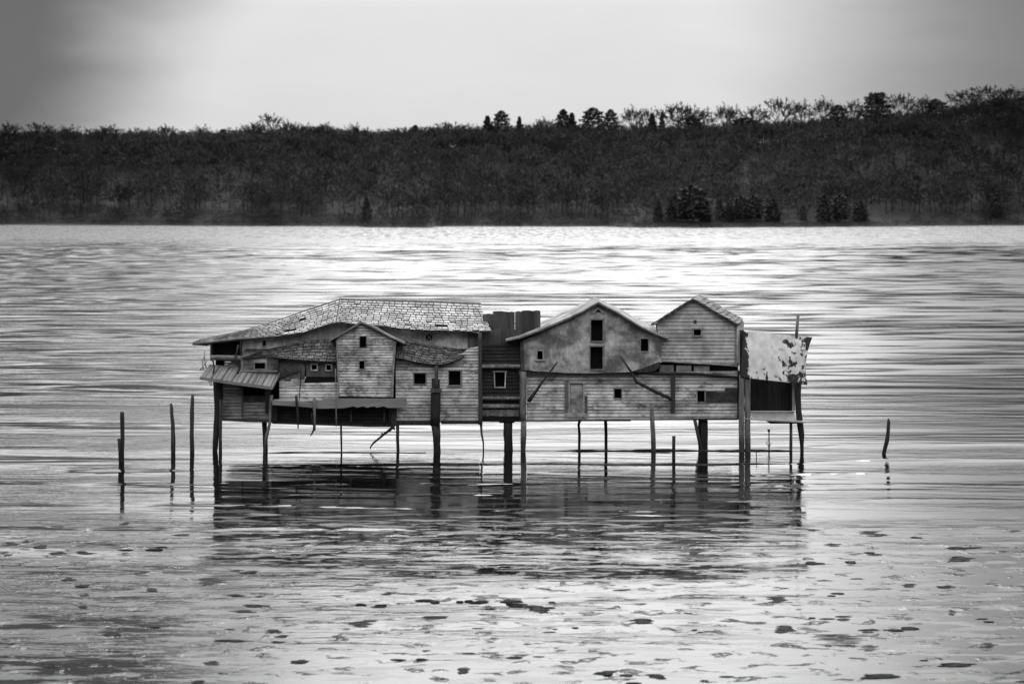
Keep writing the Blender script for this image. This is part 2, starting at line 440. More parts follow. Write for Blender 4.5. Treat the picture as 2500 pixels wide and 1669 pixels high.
def slate_roof(top, bot, rows, width, seed=1, sag=0.0, vary=.25, rag=.0, missing=(), thick=.03):
    """top and bot: 3-D polylines; real overlapping slates over a deck"""
    r = random.Random(seed); mb = MB(); deck = MB()
    def S(u, v):
        p = interp(top, u).lerp(interp(bot, u), v); p.z -= sag * 4 * v * (1 - v) * .5; return p
    nrm = (S(.5, .5) - S(.5, .6)).cross(S(.6, .5) - S(.5, .5)).normalized()
    if nrm.y > 0 or nrm.z < 0: nrm = -nrm
    if nrm.z < 0: nrm = -nrm
    N = 24; M = 6
    n = deck.add([S(i / N, j / M) - nrm * .05 for j in range(M + 1) for i in range(N + 1)])
    for j in range(M):
        for i in range(N): q = n + j * (N + 1) + i; deck.face((q, q + 1, q + N + 2, q + N + 1))
    for row in range(rows):
        v0, v1 = row / rows, (row + 1) / rows
        L = sum((S((i + 1) / 20, v1) - S(i / 20, v1)).length for i in range(20))
        cnt = max(2, round(L / width)); us = [0.0]; x = r.uniform(.3, .9)
        while x < cnt: us.append(x / cnt); x += r.uniform(.75, 1.25)
        us.append(1.0)
        for ua, ub in zip(us[:-1], us[1:]):
            if ub - ua < .15 / cnt: continue
            um, vm = (ua + ub) / 2, (v0 + v1) / 2
            if any(abs(um - mu) < du and abs(vm - mv) < dv for mu, mv, du, dv in missing): continue
            gp = .027 / max(L, .1); e = .18 / rows + r.uniform(-rag, rag) / rows
            if row == rows - 1: e = r.uniform(-.1, .12) / rows
            if r.random() < .03: e -= .3 / rows
            vb = v1 + e; lift = .09 + r.uniform(-.01, .012); tl = 1 + r.uniform(-vary, vary)
            tw = r.uniform(-.006, .006)
            up = [S(ua + gp, v0) + nrm * .008, S(ua + gp, vb) + nrm * (lift + tw), S(ub - gp, vb) + nrm * (lift - tw), S(ub - gp, v0) + nrm * .008]
            mb.hexa(up + [p - nrm * thick for p in up], tl)
    return mb, deck

# ================================================================== WATER AND LAND
rs = np.random.RandomState(3)
dn = np.concatenate([np.arange(52, 262, .2), np.arange(262, 620, .8), np.arange(620, 2010, 1.6)])
un = np.linspace(-.34, .34, 520)
D, U = np.meshgrid(dn, un, indexing='ij')
Xw = U * D; Yw = D - 150
def vnoise(x, y, seed):
    r = np.random.RandomState(seed); T = r.rand(256, 256)
    xi, yi = np.floor(x).astype(int), np.floor(y).astype(int); fx, fy = x - xi, y - yi
    fx, fy = fx * fx * (3 - 2 * fx), fy * fy * (3 - 2 * fy)
    g_ = lambda a, b_: T[a & 255, b_ & 255]
    return (g_(xi, yi) * (1 - fx) + g_(xi + 1, yi) * fx) * (1 - fy) + (g_(xi, yi + 1) * (1 - fx) + g_(xi + 1, yi + 1) * fx) * fy
Zw = np.zeros_like(Xw)
far = np.clip((Yw - 10) / 60, 0, 1)
env = .35 + 1.1 * vnoise(Xw / 38, Yw / 26, 5)
for i in range(28):      # gentle face toward the shore, short steep back
    big_ = i % 3 > 0
    lam = rs.uniform(6, 15) if big_ else rs.uniform(3, 6); th = rs.normal(0, .2 if big_ else .28); k = 6.2832 / lam
    ph = k * (Xw * math.sin(th) + Yw * math.cos(th) + .8 * np.sin(Xw / 23 + i)) + rs.uniform(0, 6.28)
    Zw += ((.0105 if big_ else .0055) * lam / 6.2832) * (np.sin(ph) - .38 * np.sin(2 * ph)) * env
Zw *= (.2 + .8 * far) * np.interp(D, [150, 260, 420, 700], [1.0, 1.0, 1.4, 2.1])
Zw2 = np.zeros_like(Xw)
for i in range(18):      # small ripples in front of the houses
    lam = rs.uniform(1.0, 3.2); th = rs.normal(0, .22); k = 6.2832 / lam
    Zw2 += (.0085 * lam / 6.2832) * np.sin(k * (Xw * math.sin(th) + Yw * math.cos(th)) + rs.uniform(0, 6.28))
nearm = np.clip((60 - Yw) / 30, 0, 1) * (.35 + .65 * np.clip((Yw + 48) / 25, 0, 1))
Zw += Zw2 * nearm * (.22 + 1.5 * np.clip(vnoise(Xw / 9, Yw / 5, 9) - .45, 0, 1) * np.clip((Yw + 55) / 20, 0, 1))
# lone wavelets running in past the stilts
for (py, x0, x1, amp, wd, sl) in ((1106, 640, 1110, .035, .28, 0), (1097, 1350, 1960, .04, .30, -2), (1133, 520, 1990, .085, .55, 3), (1141, 150, 1000, .08, .5, -6),
                              (1181, 200, 1750, .05, .42, 4), (1126, 1960, 2900, .16, .42, 0), (1088, 1960, 2900, .15, .45, 0), (1158, 1750, 2500, .09, .4, 1), (1185, 1500, 2900, .05, .6, 2),
                              (1236, -300, 1700, .045, .40, -8), (1222, 1700, 2900, .05, .5, 0), (1256, 500, 1900, .035, .35, -4), (1290, 0, 1500, .05, .45, -6), (1148, -500, 500, .10, .45, 0), (1120, -500, 560, .06, .4, 0), (1182, -500, 700, .08, .4, -4), (1205, 700, 2100, .045, .4, 5),
                              (1045, -300, 700, .03, .5, 0), (1062, 1900, 2800, .03, .5, 0)):
    d0 = 90000.0 / (py - 500)
    a, b_ = (x0 - 1250) * d0 / F, (x1 - 1250) * d0 / F
    yc = d0 - 150 + .35 * np.sin(Xw / 5.0 + py) + .25 * (vnoise(Xw / 3.0, Xw * 0, py) - .5) * 2 + sl * (Xw - (a + b_) / 2) / 100
    m = np.clip((Xw - a) / 4, 0, 1) * np.clip((b_ - Xw) / 4, 0, 1) * (np.clip(2.4 * vnoise(Xw / 3.5, Yw * 0, py + 1) - .55, 0, 1.25) * (.5 + vnoise(Xw / .8, Yw / .3, py)) if py > 1140 else .6 + .6 * vnoise(Xw / 4.0, Yw * 0, py + 1))
    Zw += amp * m * np.exp(-((Yw - yc) / wd) ** 2)
V = np.stack([Xw, Yw, Zw], -1).reshape(-1, 3)
nr, nc = Xw.shape
ii = (np.arange(nr - 1)[:, None] * nc + np.arange(nc - 1)[None, :]).ravel()
Fq = np.stack([ii, ii + 1, ii + nc + 1, ii + nc], -1)
tag(npmesh('water', V, Fq, 'lake water', None, True), 'rippled grey lake water reflecting the bright sky and the stilt houses', kind='structure')

mb = MB(); n = mb.add([(-7000, -400, -2.5), (7000, -400, -2.5), (7000, 9000, -2.5), (-7000, 9000, -2.5)]); mb.face((n, n + 1, n + 2, n + 3))
tag(mb.build('ground', 'lake bed'), 'lake bed and low ground under the water', kind='structure')

# hills
SKY = [(-900, 318), (0, 316), (100, 312), (200, 316), (300, 316), (400, 314), (480, 318), (560, 312), (640, 308), (760, 307), (900, 314), (1000, 312), (1080, 307), (1180, 304), (1300, 303), (1400, 304), (1500, 305), (1600, 304), (1700, 302), (1800, 298), (1900, 294), (2000, 288), (2100, 278), (2200, 272), (2300, 262), (2350, 244), (2420, 232), (2500, 232), (3400, 225)]
SHO = [(-900, 549), (0, 549.5), (400, 551.5), (800, 553), (880, 553), (900, 555.5), (1045, 555.8), (1065, 553), (1480, 553.3), (1540, 556), (1700, 556), (2000, 554.5), (2500, 551), (3400, 550)]
skx, sky_ = np.array(SKY).T; shx, shy = np.array(SHO).T
DR = 2040.0
def shore_d(px): return 90000.0 / (np.interp(px, shx, shy) - 500)
def ridge_z(px): return CH + (500 - (np.interp(px, skx, sky_) + 52)) * DR / F
def ground_z(x, d):
    px = 1250 + x * F / np.maximum(d, 100)
    sd_ = shore_d(px); tt = np.clip((d - sd_ - 14) / (DR - sd_ - 14), -.2, 1.6)
    rise = np.where(tt < 1, .25 * tt + .75 * np.clip(tt, 0, 1) ** 1.1, 1 - .35 * (tt - 1))
    bank = np.clip((d - sd_) / 14, -1.5, 1) * 1.2
    return bank + np.maximum(tt, 0) * 0 + np.where(tt > 0, rise * (ridge_z(px) - 1.2), 0) + 1.6 * (vnoise(x / 35 + 50, d / 30, 12) - .5) * np.clip(tt * 8, 0, 1)
hx = np.linspace(-1050, 1050, 620); hd = np.concatenate([np.arange(1600, 1860, 2.0), np.arange(1860, 2500, 8.0)])
HD, HX = np.meshgrid(hd, hx, indexing='ij')
HZ = ground_z(HX, HD)
V = np.stack([HX, HD - 150, HZ], -1).reshape(-1, 3); nr, nc = HX.shape
ii = (np.arange(nr - 1)[:, None] * nc + np.arange(nc - 1)[None, :]).ravel()
tag(npmesh('hills', V, np.stack([ii, ii + 1, ii + nc + 1, ii + nc], -1), 'hill litter', None, True), 'low dark wooded hill along the far shore', kind='structure')

# ------------------------------------------------------------------ trees
def sliver(V, Fc, a, b_, w_, r):
    d = b_ - a; s_ = Vector((d.y, -d.x, 0))
    s_ = (Vector((1, 0, 0)) if s_.length < 1e-3 else s_.normalized()) if r.random() < .5 else Vector((-d.z, 0, d.x)).normalized() if abs(d.z) + abs(d.x) > 1e-3 else Vector((1, 0, 0))
    n = len(V); V += [a - s_ * w_, a + s_ * w_, b_]; Fc.append((n, n + 1, n + 2))
def limb(V, Fc, a, b_, ra, rb):
    d = (b_ - a).normalized(); s1 = d.cross(Vector((.1, .9, .3))).normalized(); s2 = d.cross(s1)
    n = len(V)
    for p, r_ in ((a, ra), (b_, rb)):
        for k in range(3): V.append(p + (s1 * math.cos(2.0944 * k) + s2 * math.sin(2.0944 * k)) * r_)
    for k in range(3):
        j = (k + 1) % 3; Fc.append((n + k, n + j, n + 3 + j)); Fc.append((n + k, n + 3 + j, n + 3 + k))
def bare_tree(seed, H=22, spread=.5, levels=4, kids=(6, 5, 5, 5), tw=.10, up=.35, stem=.28):
    """returns (trunk verts/faces, crown verts/faces)"""
    r = random.Random(seed); TV, TF, CV, CF = [], [], [], []
    top = Vector((r.uniform(-.6, .6), r.uniform(-.6, .6), H * .62))
    mid = Vector((r.uniform(-.3, .3), 0, H * stem))
    limb(TV, TF, Vector((0, 0, -1)), mid, H * .017, H * .012); limb(TV, TF, mid, top, H * .012, H * .004)
    cc = Vector((0, 0, H * .60)); ax = Vector((H * .42 * (.6 + spread * .6), H * .42 * (.6 + spread * .6), H * .40))
    def grow(a, d, L, lev):
        b_ = a + d * L
        if lev == 0: limb(TV, TF, a, b_, H * .0065, H * .0022)
        elif lev == 1: limb(CV, CF, a, b_, H * .003, H * .0012)
        else: sliver(CV, CF, a, b_, tw * (1.5 if lev == 2 else 1.0), r)
        if lev + 1 >= levels: return
        for i in range(kids[lev + 1]):
            f = r.uniform(.25, 1.0) ** .8; p = a + d * L * f
            o_ = (p - cc); o_ = Vector((o_.x / ax.x, o_.y / ax.y, o_.z / ax.z))
            nd = (d * .9 + o_ * .35 + Vector((r.gauss(0, .6), r.gauss(0, .6), r.gauss(.12, .5)))).normalized()
            grow(p, nd, L * r.uniform(.36, .58) * (1.25 - .35 * min(1.4, o_.length)), lev + 1)
    n0 = kids[0]
    for i in range(n0):
        f = (i + r.uniform(0, .9)) / n0; a = mid.lerp(top, f * .8); an = i * 2.4 + r.uniform(-.4, .4)
        el_ = .15 + 1.15 * f ** .8 + r.uniform(-.12, .12)
        d = Vector((math.cos(an) * math.cos(el_), math.sin(an) * math.cos(el_), math.sin(el_) + up * .5)).normalized()
        # run out to the crown's ellipsoid
        L = 1.0
        while L < H and sum(((a + d * L - cc)[k] / ax[k]) ** 2 for k in range(3)) < .62: L += .5
        grow(a, d, L * r.uniform(.8, 1.1), 0)
    return (TV, TF), (CV, CF)
def conifer(seed, H=18, W=5, n=1500, shape=0, base=.1):
    r = random.Random(seed); TV, TF, CV, CF = [], [], [], []
    limb(TV, TF, Vector((0, 0, -1)), Vector((0, 0, H * .95)), H * .014, H * .003)
    for i in range(n):
        if shape == 1:      # flat tiers
            tier = r.choice([.35, .48, .58, .69, .79, .88, .96]); wid = {.35: .8, .48: 1.0, .58: .9, .69: .75, .79: .62, .88: .5, .96: .42}[tier]
            an = r.uniform(0, 6.283); rr = W * .5 * wid * math.sqrt(r.random()) * (.75 + .25 * math.sin(an * 3 + tier * 20))
            p = Vector((math.cos(an) * rr + math.sin(tier * 40) * .6, math.sin(an) * rr, H * tier + r.gauss(0, .45)))
            s_ = .9; d = Vector((r.gauss(0, 1), r.gauss(0, 1), r.gauss(0, .25))).normalized()
        else:
            f = r.random() ** 1.15; z = H * (base + (1 - base) * f)
            an = r.uniform(0, 6.283); lob = .78 + .22 * math.sin(an * 3 + z * 1.7 + seed) + .14 * math.sin(z * 3.1 + seed)
            prof = (1 - f) ** .8 if shape == 0 else math.sqrt(max(0, 1 - (2 * f - .85) ** 2 * .75)) if shape == 2 else (1 - f ** 2.2) ** .6
            rr = W * .5 * prof * lob * r.uniform(.25, 1) ** .5
            p = Vector((math.cos(an) * rr, math.sin(an) * rr, z)); s_ = .75
            d = Vector((math.cos(an) + r.gauss(0, .5), math.sin(an) + r.gauss(0, .5), r.gauss(-.1, .5))).normalized()
        q = d.cross(Vector((r.gauss(0, 1), r.gauss(0, 1), r.gauss(0, 1)))).normalized()
        k = s_ * H / 18 * r.uniform(.5, 1.1) * 1.05; m = len(CV)
        CV += [p - d * k - q * k * .5, p + d * k, p + q * k * .8]; CF.append((m, m + 1, m + 2))
    if shape == 1:
        for tz in (.35, .48, .58, .69, .79):
            for s_ in (-1, 1): limb(TV, TF, Vector((0, 0, H * (tz - .03))), Vector((s_ * W * .38, 0, H * tz)), .2, .06)
    return (TV, TF), (CV, CF)
def tmesh(name, VF, mat, seed=0):
    V, Fc = VF; me = bpy.data.meshes.new(name); me.from_pydata([tuple(v) for v in V], [], Fc)
    r = np.random.RandomState(seed + 1); at = me.attributes.new('tone', 'FLOAT', 'FACE')
    at.data.foreach_set('value', r.uniform(.7, 1.3, len(Fc)).astype(np.float32)); me.materials.append(MAT[mat]); return me
PROTO = {}
def proto(key, kind, bark, leaf, **kw):
    T, C = (bare_tree if kind == 'bare' else conifer)(**kw)
    PROTO[key] = (tmesh('trunk', T, bark, kw['seed']), tmesh('crown', C, leaf, kw['seed']), sorted(v.z for v in C[0])[int(len(C[0]) * .992)], sorted(abs(v.x) for v in C[0])[int(len(C[0]) * .96)] * 2)
proto('oak', 'bare', 'tree bark', 'twig', seed=11, H=22, spread=.62, kids=(10, 7, 6, 6), tw=.105)
proto('oak2', 'bare', 'tree bark', 'twig', seed=23, H=22, spread=.5, kids=(10, 7, 6, 6), tw=.105, stem=.34)
proto('ash', 'bare', 'tree bark', 'twig', seed=37, H=22, spread=.38, kids=(9, 6, 6, 6), tw=.105, up=.7, stem=.36)
proto('elm', 'bare', 'tree bark', 'twig', seed=41, H=22, spread=.75, kids=(11, 7, 6, 6), tw=.105, stem=.22)
proto('sycamore', 'bare', 'pale bark', 'pale bark', seed=59, H=22, spread=.7, kids=(8, 6, 4, 4), tw=.12)
proto('spruce', 'con', 'tree bark', 'needles', seed=5, H=18, W=8, shape=0)
proto('cedar', 'con', 'tree bark', 'needles', seed=6, H=18, W=8, shape=3, base=.03)
proto('round_conifer', 'con', 'tree bark', 'needles', seed=8, H=18, W=11, shape=2, n=2000)
proto('pine', 'con', 'tree bark', 'needles', seed=9, H=18, W=22, shape=1, n=2600)
def put_tree(key, name, px, ytop, wpx, label, group=None, d=DR - 8, ybase=None, cat='tree'):
    x = (px - 1250) * d / F
    zt = CH + (500 - ytop) * d / F
    if ybase is not None:                                   # stands lower on the slope: find where the ground shows at ybase
        for dd in np.arange(1640, DR, 2):
            if CH + (500 - ybase) * dd / F <= float(ground_z((px - 1250) * dd / F, dd)): d = float(dd); break
        x = (px - 1250) * d / F; zt = CH + (500 - ytop) * d / F
    zg = float(ground_z(x, d)); tm, cm, Hm, Wm = PROTO[key]
    e = empty(name, (x, d - 150, zg - .2), label, cat, group)
    sz = (zt - zg) / Hm; sx = wpx * d / F / Wm
    e.rotation_euler = (0, 0, 0)
    for nm, me in (('trunk', tm), ('crown', cm)):
        o = bpy.data.objects.new(nm, me); COL.objects.link(o); o.parent = e; o.scale = (sx * rnd.choice((-1, 1)) if False else sx, sx, sz)
    return e
G1 = 'bare trees standing on the skyline of the far hill'
G2 = 'evergreens standing on the skyline of the far hill'
G3 = 'dark evergreens along the far right shore'
for a in (
 ('elm', 25, 300, 70, 'bare tree at the far left end of the wooded skyline'),
 ('oak', 92, 299, 80, 'bare tree on the skyline, second from the far left end'),
 ('ash', 165, 303, 60, 'low bare tree on the skyline under the darkened left end of the sky'),
 ('oak2', 258, 305, 85, 'bare crown on the skyline right of the darkened sky on the left'),
 ('elm', 408, 306, 60, 'small bare tree on the flat left stretch of the skyline'),
 ('ash', 492, 303, 50, 'thin bare tree on the left skyline with a dark evergreen beside it'),
 ('oak2', 620, 296, 55, 'bare tree just left of the tallest tree on the left skyline'),
 ('oak', 656, 277, 66, 'tallest bare tree on the left half of the skyline'),
 ('elm', 706, 296, 60, 'bare tree just right of the tallest tree on the left skyline'),
 ('ash', 745, 298, 45, 'upright bare tree, second right of the tallest left skyline tree'),
 ('oak2', 790, 299, 50, 'bare tree left of the dark evergreen at the middle left skyline'),
 ('ash', 866, 298, 40, 'pale thin bare tree poking up behind a dark evergreen crown'),
 ('oak', 1095, 298, 90, 'broad bare tree on the skyline left of the round topped evergreen'),
 ('elm', 1330, 290, 75, 'low bare tree between the small pointed evergreen and the jagged one'),
 ('elm', 1545, 263, 72, 'bare tree just right of the leaning evergreen on the skyline'),
 ('oak', 1580, 264, 50, 'bare tree right beside the small pointed evergreen on the right skyline'),
 ('oak2', 1642, 252, 84, 'large rounded bare tree, first of the row on the right skyline'),
 ('oak', 1682, 256, 74, 'second bare tree of the right skyline row, crown touching the first'),
 ('ash', 1720, 262, 56, 'third bare tree of the right skyline row, lower than its neighbours'),
 ('elm', 1768, 257, 62, 'pale bare tree with a gap of sky on its left'),
 ('ash', 1792, 255, 46, 'slim bare tree between two sky gaps on the right skyline'),
 ('oak2', 1838, 258, 68, 'spiky bare tree left of the big round bare tree'),
 ('oak', 1902, 240, 92, 'big fan shaped bare tree, roundest on the right skyline'),
 ('ash', 1956, 242, 66, 'bare tree with bright gaps just right of the fan shaped one'),
 ('elm', 2010, 241, 66, 'bare tree second to the right of the fan shaped one'),
 ('oak2', 2080, 244, 60, 'bare tree just left of the flat tiered pine'),
 ('oak', 2200, 229, 96, 'broad bare tree just right of the flat tiered pine'),
 ('elm', 2262, 238, 70, 'bare tree in the dip between the pine and the high right end'),
 ('oak2', 2350, 218, 90, 'bare tree where the skyline climbs toward its right end'),
 ('oak', 2410, 209, 100, 'tallest bare tree near the right end of the skyline'),
 ('elm', 2470, 214, 90, 'last bare tree at the right edge of the picture'),
): put_tree(a[0], 'bare_tree', *a[1:], group=G1)
for a in (
 ('round_conifer', 2046, 257, 46, 'dark rounded evergreen left of the flat tiered pine'),
 ('spruce', 1190, 283, 36, 'pointed evergreen just left of the round topped evergreen'),
 ('round_conifer', 1224, 271, 40, 'tall round topped evergreen on the middle skyline'),
 ('spruce', 1268, 285, 26, 'small pointed evergreen right of the round topped evergreen'),
 ('cedar', 1375, 268, 44, 'jagged evergreen with a spiky top on the middle skyline'),
 ('spruce', 1396, 276, 36, 'lower evergreen leaning on the right side of the jagged one'),
 ('round_conifer', 1448, 264, 56, 'broad open evergreen on the middle skyline'),
 ('round_conifer', 1491, 268, 34, 'narrow dark evergreen right of the broad open one'),
 ('spruce', 1592, 277, 34, 'small pointed evergreen left of the row of bare trees'),
 ('spruce', 1616, 274, 22, 'thin evergreen at the left foot of the first large bare tree'),
 ('round_conifer', 1690, 283, 46, 'low dark evergreen under the row of bare trees'),
 ('round_conifer', 1820, 288, 80, 'low wide dark evergreen under the spiky bare tree'),
 ('round_conifer', 2285, 243, 60, 'dark dense crown in the dip right of the tiered pine'),
): put_tree(a[0], 'evergreen_tree', *a[1:], group=G2)
put_tree('pine', 'pine_tree', 2140, 227, 74, 'dark flat topped pine with level tiers of branches on the skyline', G2)
for a in (
 ('spruce', 870, 312, 38, 375, 'dark pointed evergreen just under the skyline at middle left'),
 ('spruce', 797, 337, 34, 385, 'dark evergreen below and left of the pointed skyline evergreen'),
 ('cedar', 426, 344, 20, 368, 'small dark evergreen inside the left wood, well below the skyline'),
 ('cedar', 545, 316, 36, 350, 'dark layered evergreen at the top edge of the left wood'),
 ('cedar', 1014, 306, 34, 365, 'narrow dark evergreen at the edge of the middle skyline'),
): put_tree(a[0], 'evergreen_tree', a[1], a[2], a[3], a[5], 'evergreens showing inside the far wood', ybase=a[4])
for a in (
 ('cedar', 1608, 490, 22, 545, 'small dark evergreen, leftmost on the far right shore'),
 ('cedar', 1638, 489, 26, 545, 'narrow dark evergreen, second on the far right shore'),
 ('round_conifer', 1692, 453, 76, 545, 'largest dark evergreen on the far right shore'),
 ('cedar', 1722, 481, 30, 542, 'evergreen tucked against the right of the largest shore evergreen'),
 ('cedar', 1757, 487, 22, 538, 'small lone evergreen between the two big shore clumps'),
 ('cedar', 1778, 500, 30, 542, 'low evergreen at the left foot of the wide shore clump'),
 ('round_conifer', 1812, 478, 46, 542, 'left crown of the wide evergreen clump on the shore'),
 ('round_conifer', 1842, 476, 44, 540, 'right crown of the wide evergreen clump on the shore'),
 ('cedar', 1887, 484, 38, 540, 'squat evergreen right of the wide shore clump'),
 ('cedar', 1961, 502, 18, 538, 'tiny lone evergreen on the pale bank'),
 ('cedar', 2012, 476, 36, 542, 'left one of the paired evergreens on the right shore'),
 ('round_conifer', 2052, 475, 44, 542, 'right one of the paired evergreens on the right shore'),
 ('cedar', 2100, 490, 36, 540, 'evergreen standing alone right of the shore pair'),
 ('cedar', 2434, 460, 30, 530, 'tall thin evergreen near the right edge of the shore'),
 ('cedar', 895, 482, 24, 545, 'dim narrow evergreen on the middle left shore'),
): put_tree(a[0], 'evergreen_tree', a[1], a[2], a[3], a[5], G3, ybase=a[4])
put_tree('sycamore', 'bare_tree', 1022, 425, 70, 'pale leafless tree with curling limbs above the little spit', ybase=535)
put_tree('sycamore', 'bare_tree', 2110, 398, 60, 'pale forked leafless tree in the wood below the tiered pine', ybase=490)

# the wood that covers the hill, one mass
rs = np.random.RandomState(17)
pr = []
for sd_ in (101, 102, 103, 104, 105, 106):
    T, C = bare_tree(seed=sd_, H=20, spread=.5 + .05 * (sd_ % 4), levels=4, kids=(7, 5, 5, 4), tw=.115)
    pr.append((np.array([tuple(v) for v in T[0] + C[0]]), np.array(T[1] + [(a + len(T[0]), b2 + len(T[0]), c + len(T[0])) for a, b2, c in C[1]]), len(T[1])))
Vs, Fs, Ts = [], [], []; off = 0; cnt = 0
while cnt < 4600:
    d = rs.uniform(1625, DR + 25) if rs.rand() < .68 else rs.uniform(DR - 70, DR + 30); x = rs.uniform(-560, 560); px = 1250 + x * F / d
    sdd = float(shore_d(px))
    if d < sdd + 9: continue
    if d < sdd + 45 and (1640 < px < 2300) and rs.rand() < .75: continue
    cnt += 1
    V0, F0, nt = pr[rs.randint(len(pr))]
    sc = rs.uniform(.72, 1.15) * (.62 if d < sdd + 40 else 1.0) * (.88 if d > DR - 30 else 1.0); an = rs.uniform(0, 6.28); c_, s_ = math.cos(an), math.sin(an)
    W = V0 * [sc * 1.35, sc * 1.35, sc * .98]; X2 = W[:, 0] * c_ - W[:, 1] * s_ + x; Y2 = W[:, 0] * s_ + W[:, 1] * c_ + d - 150
    Vs.append(np.stack([X2, Y2, W[:, 2] + float(ground_z(x, d))], -1)); Fs.append(F0 + off); off += len(V0)
    edge = max(0, 1 - px / 420) + max(0, (px - 2080) / 420)  # wood tone drops toward both ends, imitating vignetting in the colour
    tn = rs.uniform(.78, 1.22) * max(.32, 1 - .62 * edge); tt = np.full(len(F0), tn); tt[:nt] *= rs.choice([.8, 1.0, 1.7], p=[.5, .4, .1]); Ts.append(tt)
for i in range(5200):      # brush along the bank
    x = rs.uniform(-560, 560); px = 1250 + x * F / 1700; sdd = float(shore_d(px)); d = sdd + 1 + 50 * rs.rand() ** 1.6
    if 1650 < px < 2250 and 16 < d - sdd < 44 and rs.rand() < .7: continue
    V0, F0, nt = pr[rs.randint(len(pr))]; F0 = F0[nt:][::5]; sc = rs.uniform(.10, .30) * (1.0 if d < sdd + 20 else 1.3)
    an = rs.uniform(0, 6.28); c_, s_ = math.cos(an), math.sin(an)
    W = V0 * [sc * 1.9, sc * 1.9, sc]; W[:, 2] -= .3 * 20 * sc
    Vs.append(np.stack([W[:, 0] * c_ - W[:, 1] * s_ + x, W[:, 0] * s_ + W[:, 1] * c_ + d - 150, np.maximum(W[:, 2], 0) + float(ground_z(x, d))], -1)); Fs.append(F0 + off); off += len(V0)
    Ts.append(np.full(len(F0), rs.uniform(.25, .8)))
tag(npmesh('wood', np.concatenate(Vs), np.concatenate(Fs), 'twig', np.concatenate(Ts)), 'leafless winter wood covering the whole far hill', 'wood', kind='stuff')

# ================================================================== THE STILT HOUSES
def post(parent, pts, rads, Y, mat='black post', name='post', label=None, seed=1, Y2=None, n=9, jit=.12):
    """pts: pixels; the foot is carried on under the water"""
    q = [P(x, y, Y if Y2 is None else Y + (Y2 - Y) * i / (len(pts) - 1)) for i, (x, y) in enumerate(pts)]
    r_ = [a * (q[0].y + 150) / F for a in rads]
    if abs(q[-1].z) < .9 or q[-1].z < 0:
        d = (q[-1] - q[-2]).normalized(); d = Vector((d.x * .5, d.y * .5, -1)).normalized()
        q.append(q[-1] + d * (2.2 + q[-1].z)); r_.append(r_[-1])
    mb = MB(); mb.tube(q, r_, n, jit, seed=seed)
    o = mb.build(name, mat, parent, True)
    if label: o['label'] = label
    return o
def slab(parent, name, pts, Y, D, mat, tn=1.0, label=None):
    mb = MB(); mb.plank(pts, Y, D, tn); o = mb.build(name, mat, parent)
    if label: o['label'] = label
    return o
def boxes(parent, name, lst, mat, label=None):
    mb = MB()
    for x0, y0, x1, y1, Y, D, *tn in lst: mb.box(x0, y0, x1, y1, Y, D, tn[0] if tn else 1.0)
    o = mb.build(name, mat, parent)
    if label: o['label'] = label
    return o

# ---------------------------------------------------------------- A: the long slate-roofed house on the left
A = empty('slate_roofed_house', (P(855, 1100).x, 2.5, 0), 'long stilt house on the left under a pale sagging slate roof', 'house', 'derelict houses joined together on stilts')
YR = 3.6
# main roof, right part and left hip
topR = [P(829, 732, YR), P(950, 735, YR), P(1060, 738, YR), P(1174, 743, YR)]
botR = [P(820, 788, 0.0), P(938, 798, -.1), P(985, 804, -.1), P(1043, 808, -.1), P(1150, 810, -.1), P(1201, 809, -.1)]
mb, dk = slate_roof(topR, botR, 12, .42, 3, .18, .14, .05, ((.63, .66, .020, .03), (.68, .82, .024, .03), (.61, .82, .012, .03)))
mainroof = mb.build('roof', 'light slate', A)
dk.build('roof_deck', 'roof deck', mainroof)
topL = [P(829, 732, YR), P(790, 745, YR - .4), P(743, 760, YR - .9), P(700, 776, YR - 1.2), P(655, 791, YR - 1.6), P(591, 809, 1.2), P(547, 818, .7), P(488, 830, .3), P(470, 838, .1)]
botL = [P(820, 788, 0.0), P(780, 800, 0.0), P(743, 812, 0.0), P(700, 819, 0.0), P(673, 823, 0.0), P(630, 827, 0.0), P(588, 829, 0.0), P(513, 837, 0.0), P(470, 841, 0.0)]
mb, dk = slate_roof(topL, botL, 10, .42, 5, .10, .14, .05, ((.27, .38, .022, .04), (.33, .74, .024, .05)))
hip = mb.build('roof', 'light slate', A, False); hip['label'] = 'drooping left wing of the slate roof'
dk.build('roof_deck', 'roof deck', hip)
# back slope and ridge
mb = MB(); zb = P(829, 812, 0).z
for (a, b_) in ((topR[0], topR[3]), (topL[-1], topL[4]), (topL[4], topL[0])):
    mb.prism([a + Vector((0, .02, -.02)), b_ + Vector((0, .02, -.02)), Vector((b_.x, 7.2, min(b_.z - .5, zb + .3))), Vector((a.x, 7.2, min(a.z - .5, zb + .3)))], (0, 0, -.1))
mb.build('back_roof', 'roof deck', A)
mb = MB(); mb.tube([p + Vector((0, 0, .03)) for p in topR], [.095] * 4, 6, .02)
mb.tube([p + Vector((0, 0, .03)) for p in topL], [.07, .07, .07, .06, .06, .05, .05, .04, .03], 6, .02, seed=4)
mb.build('ridge_cap', 'grey post', mainroof, True)
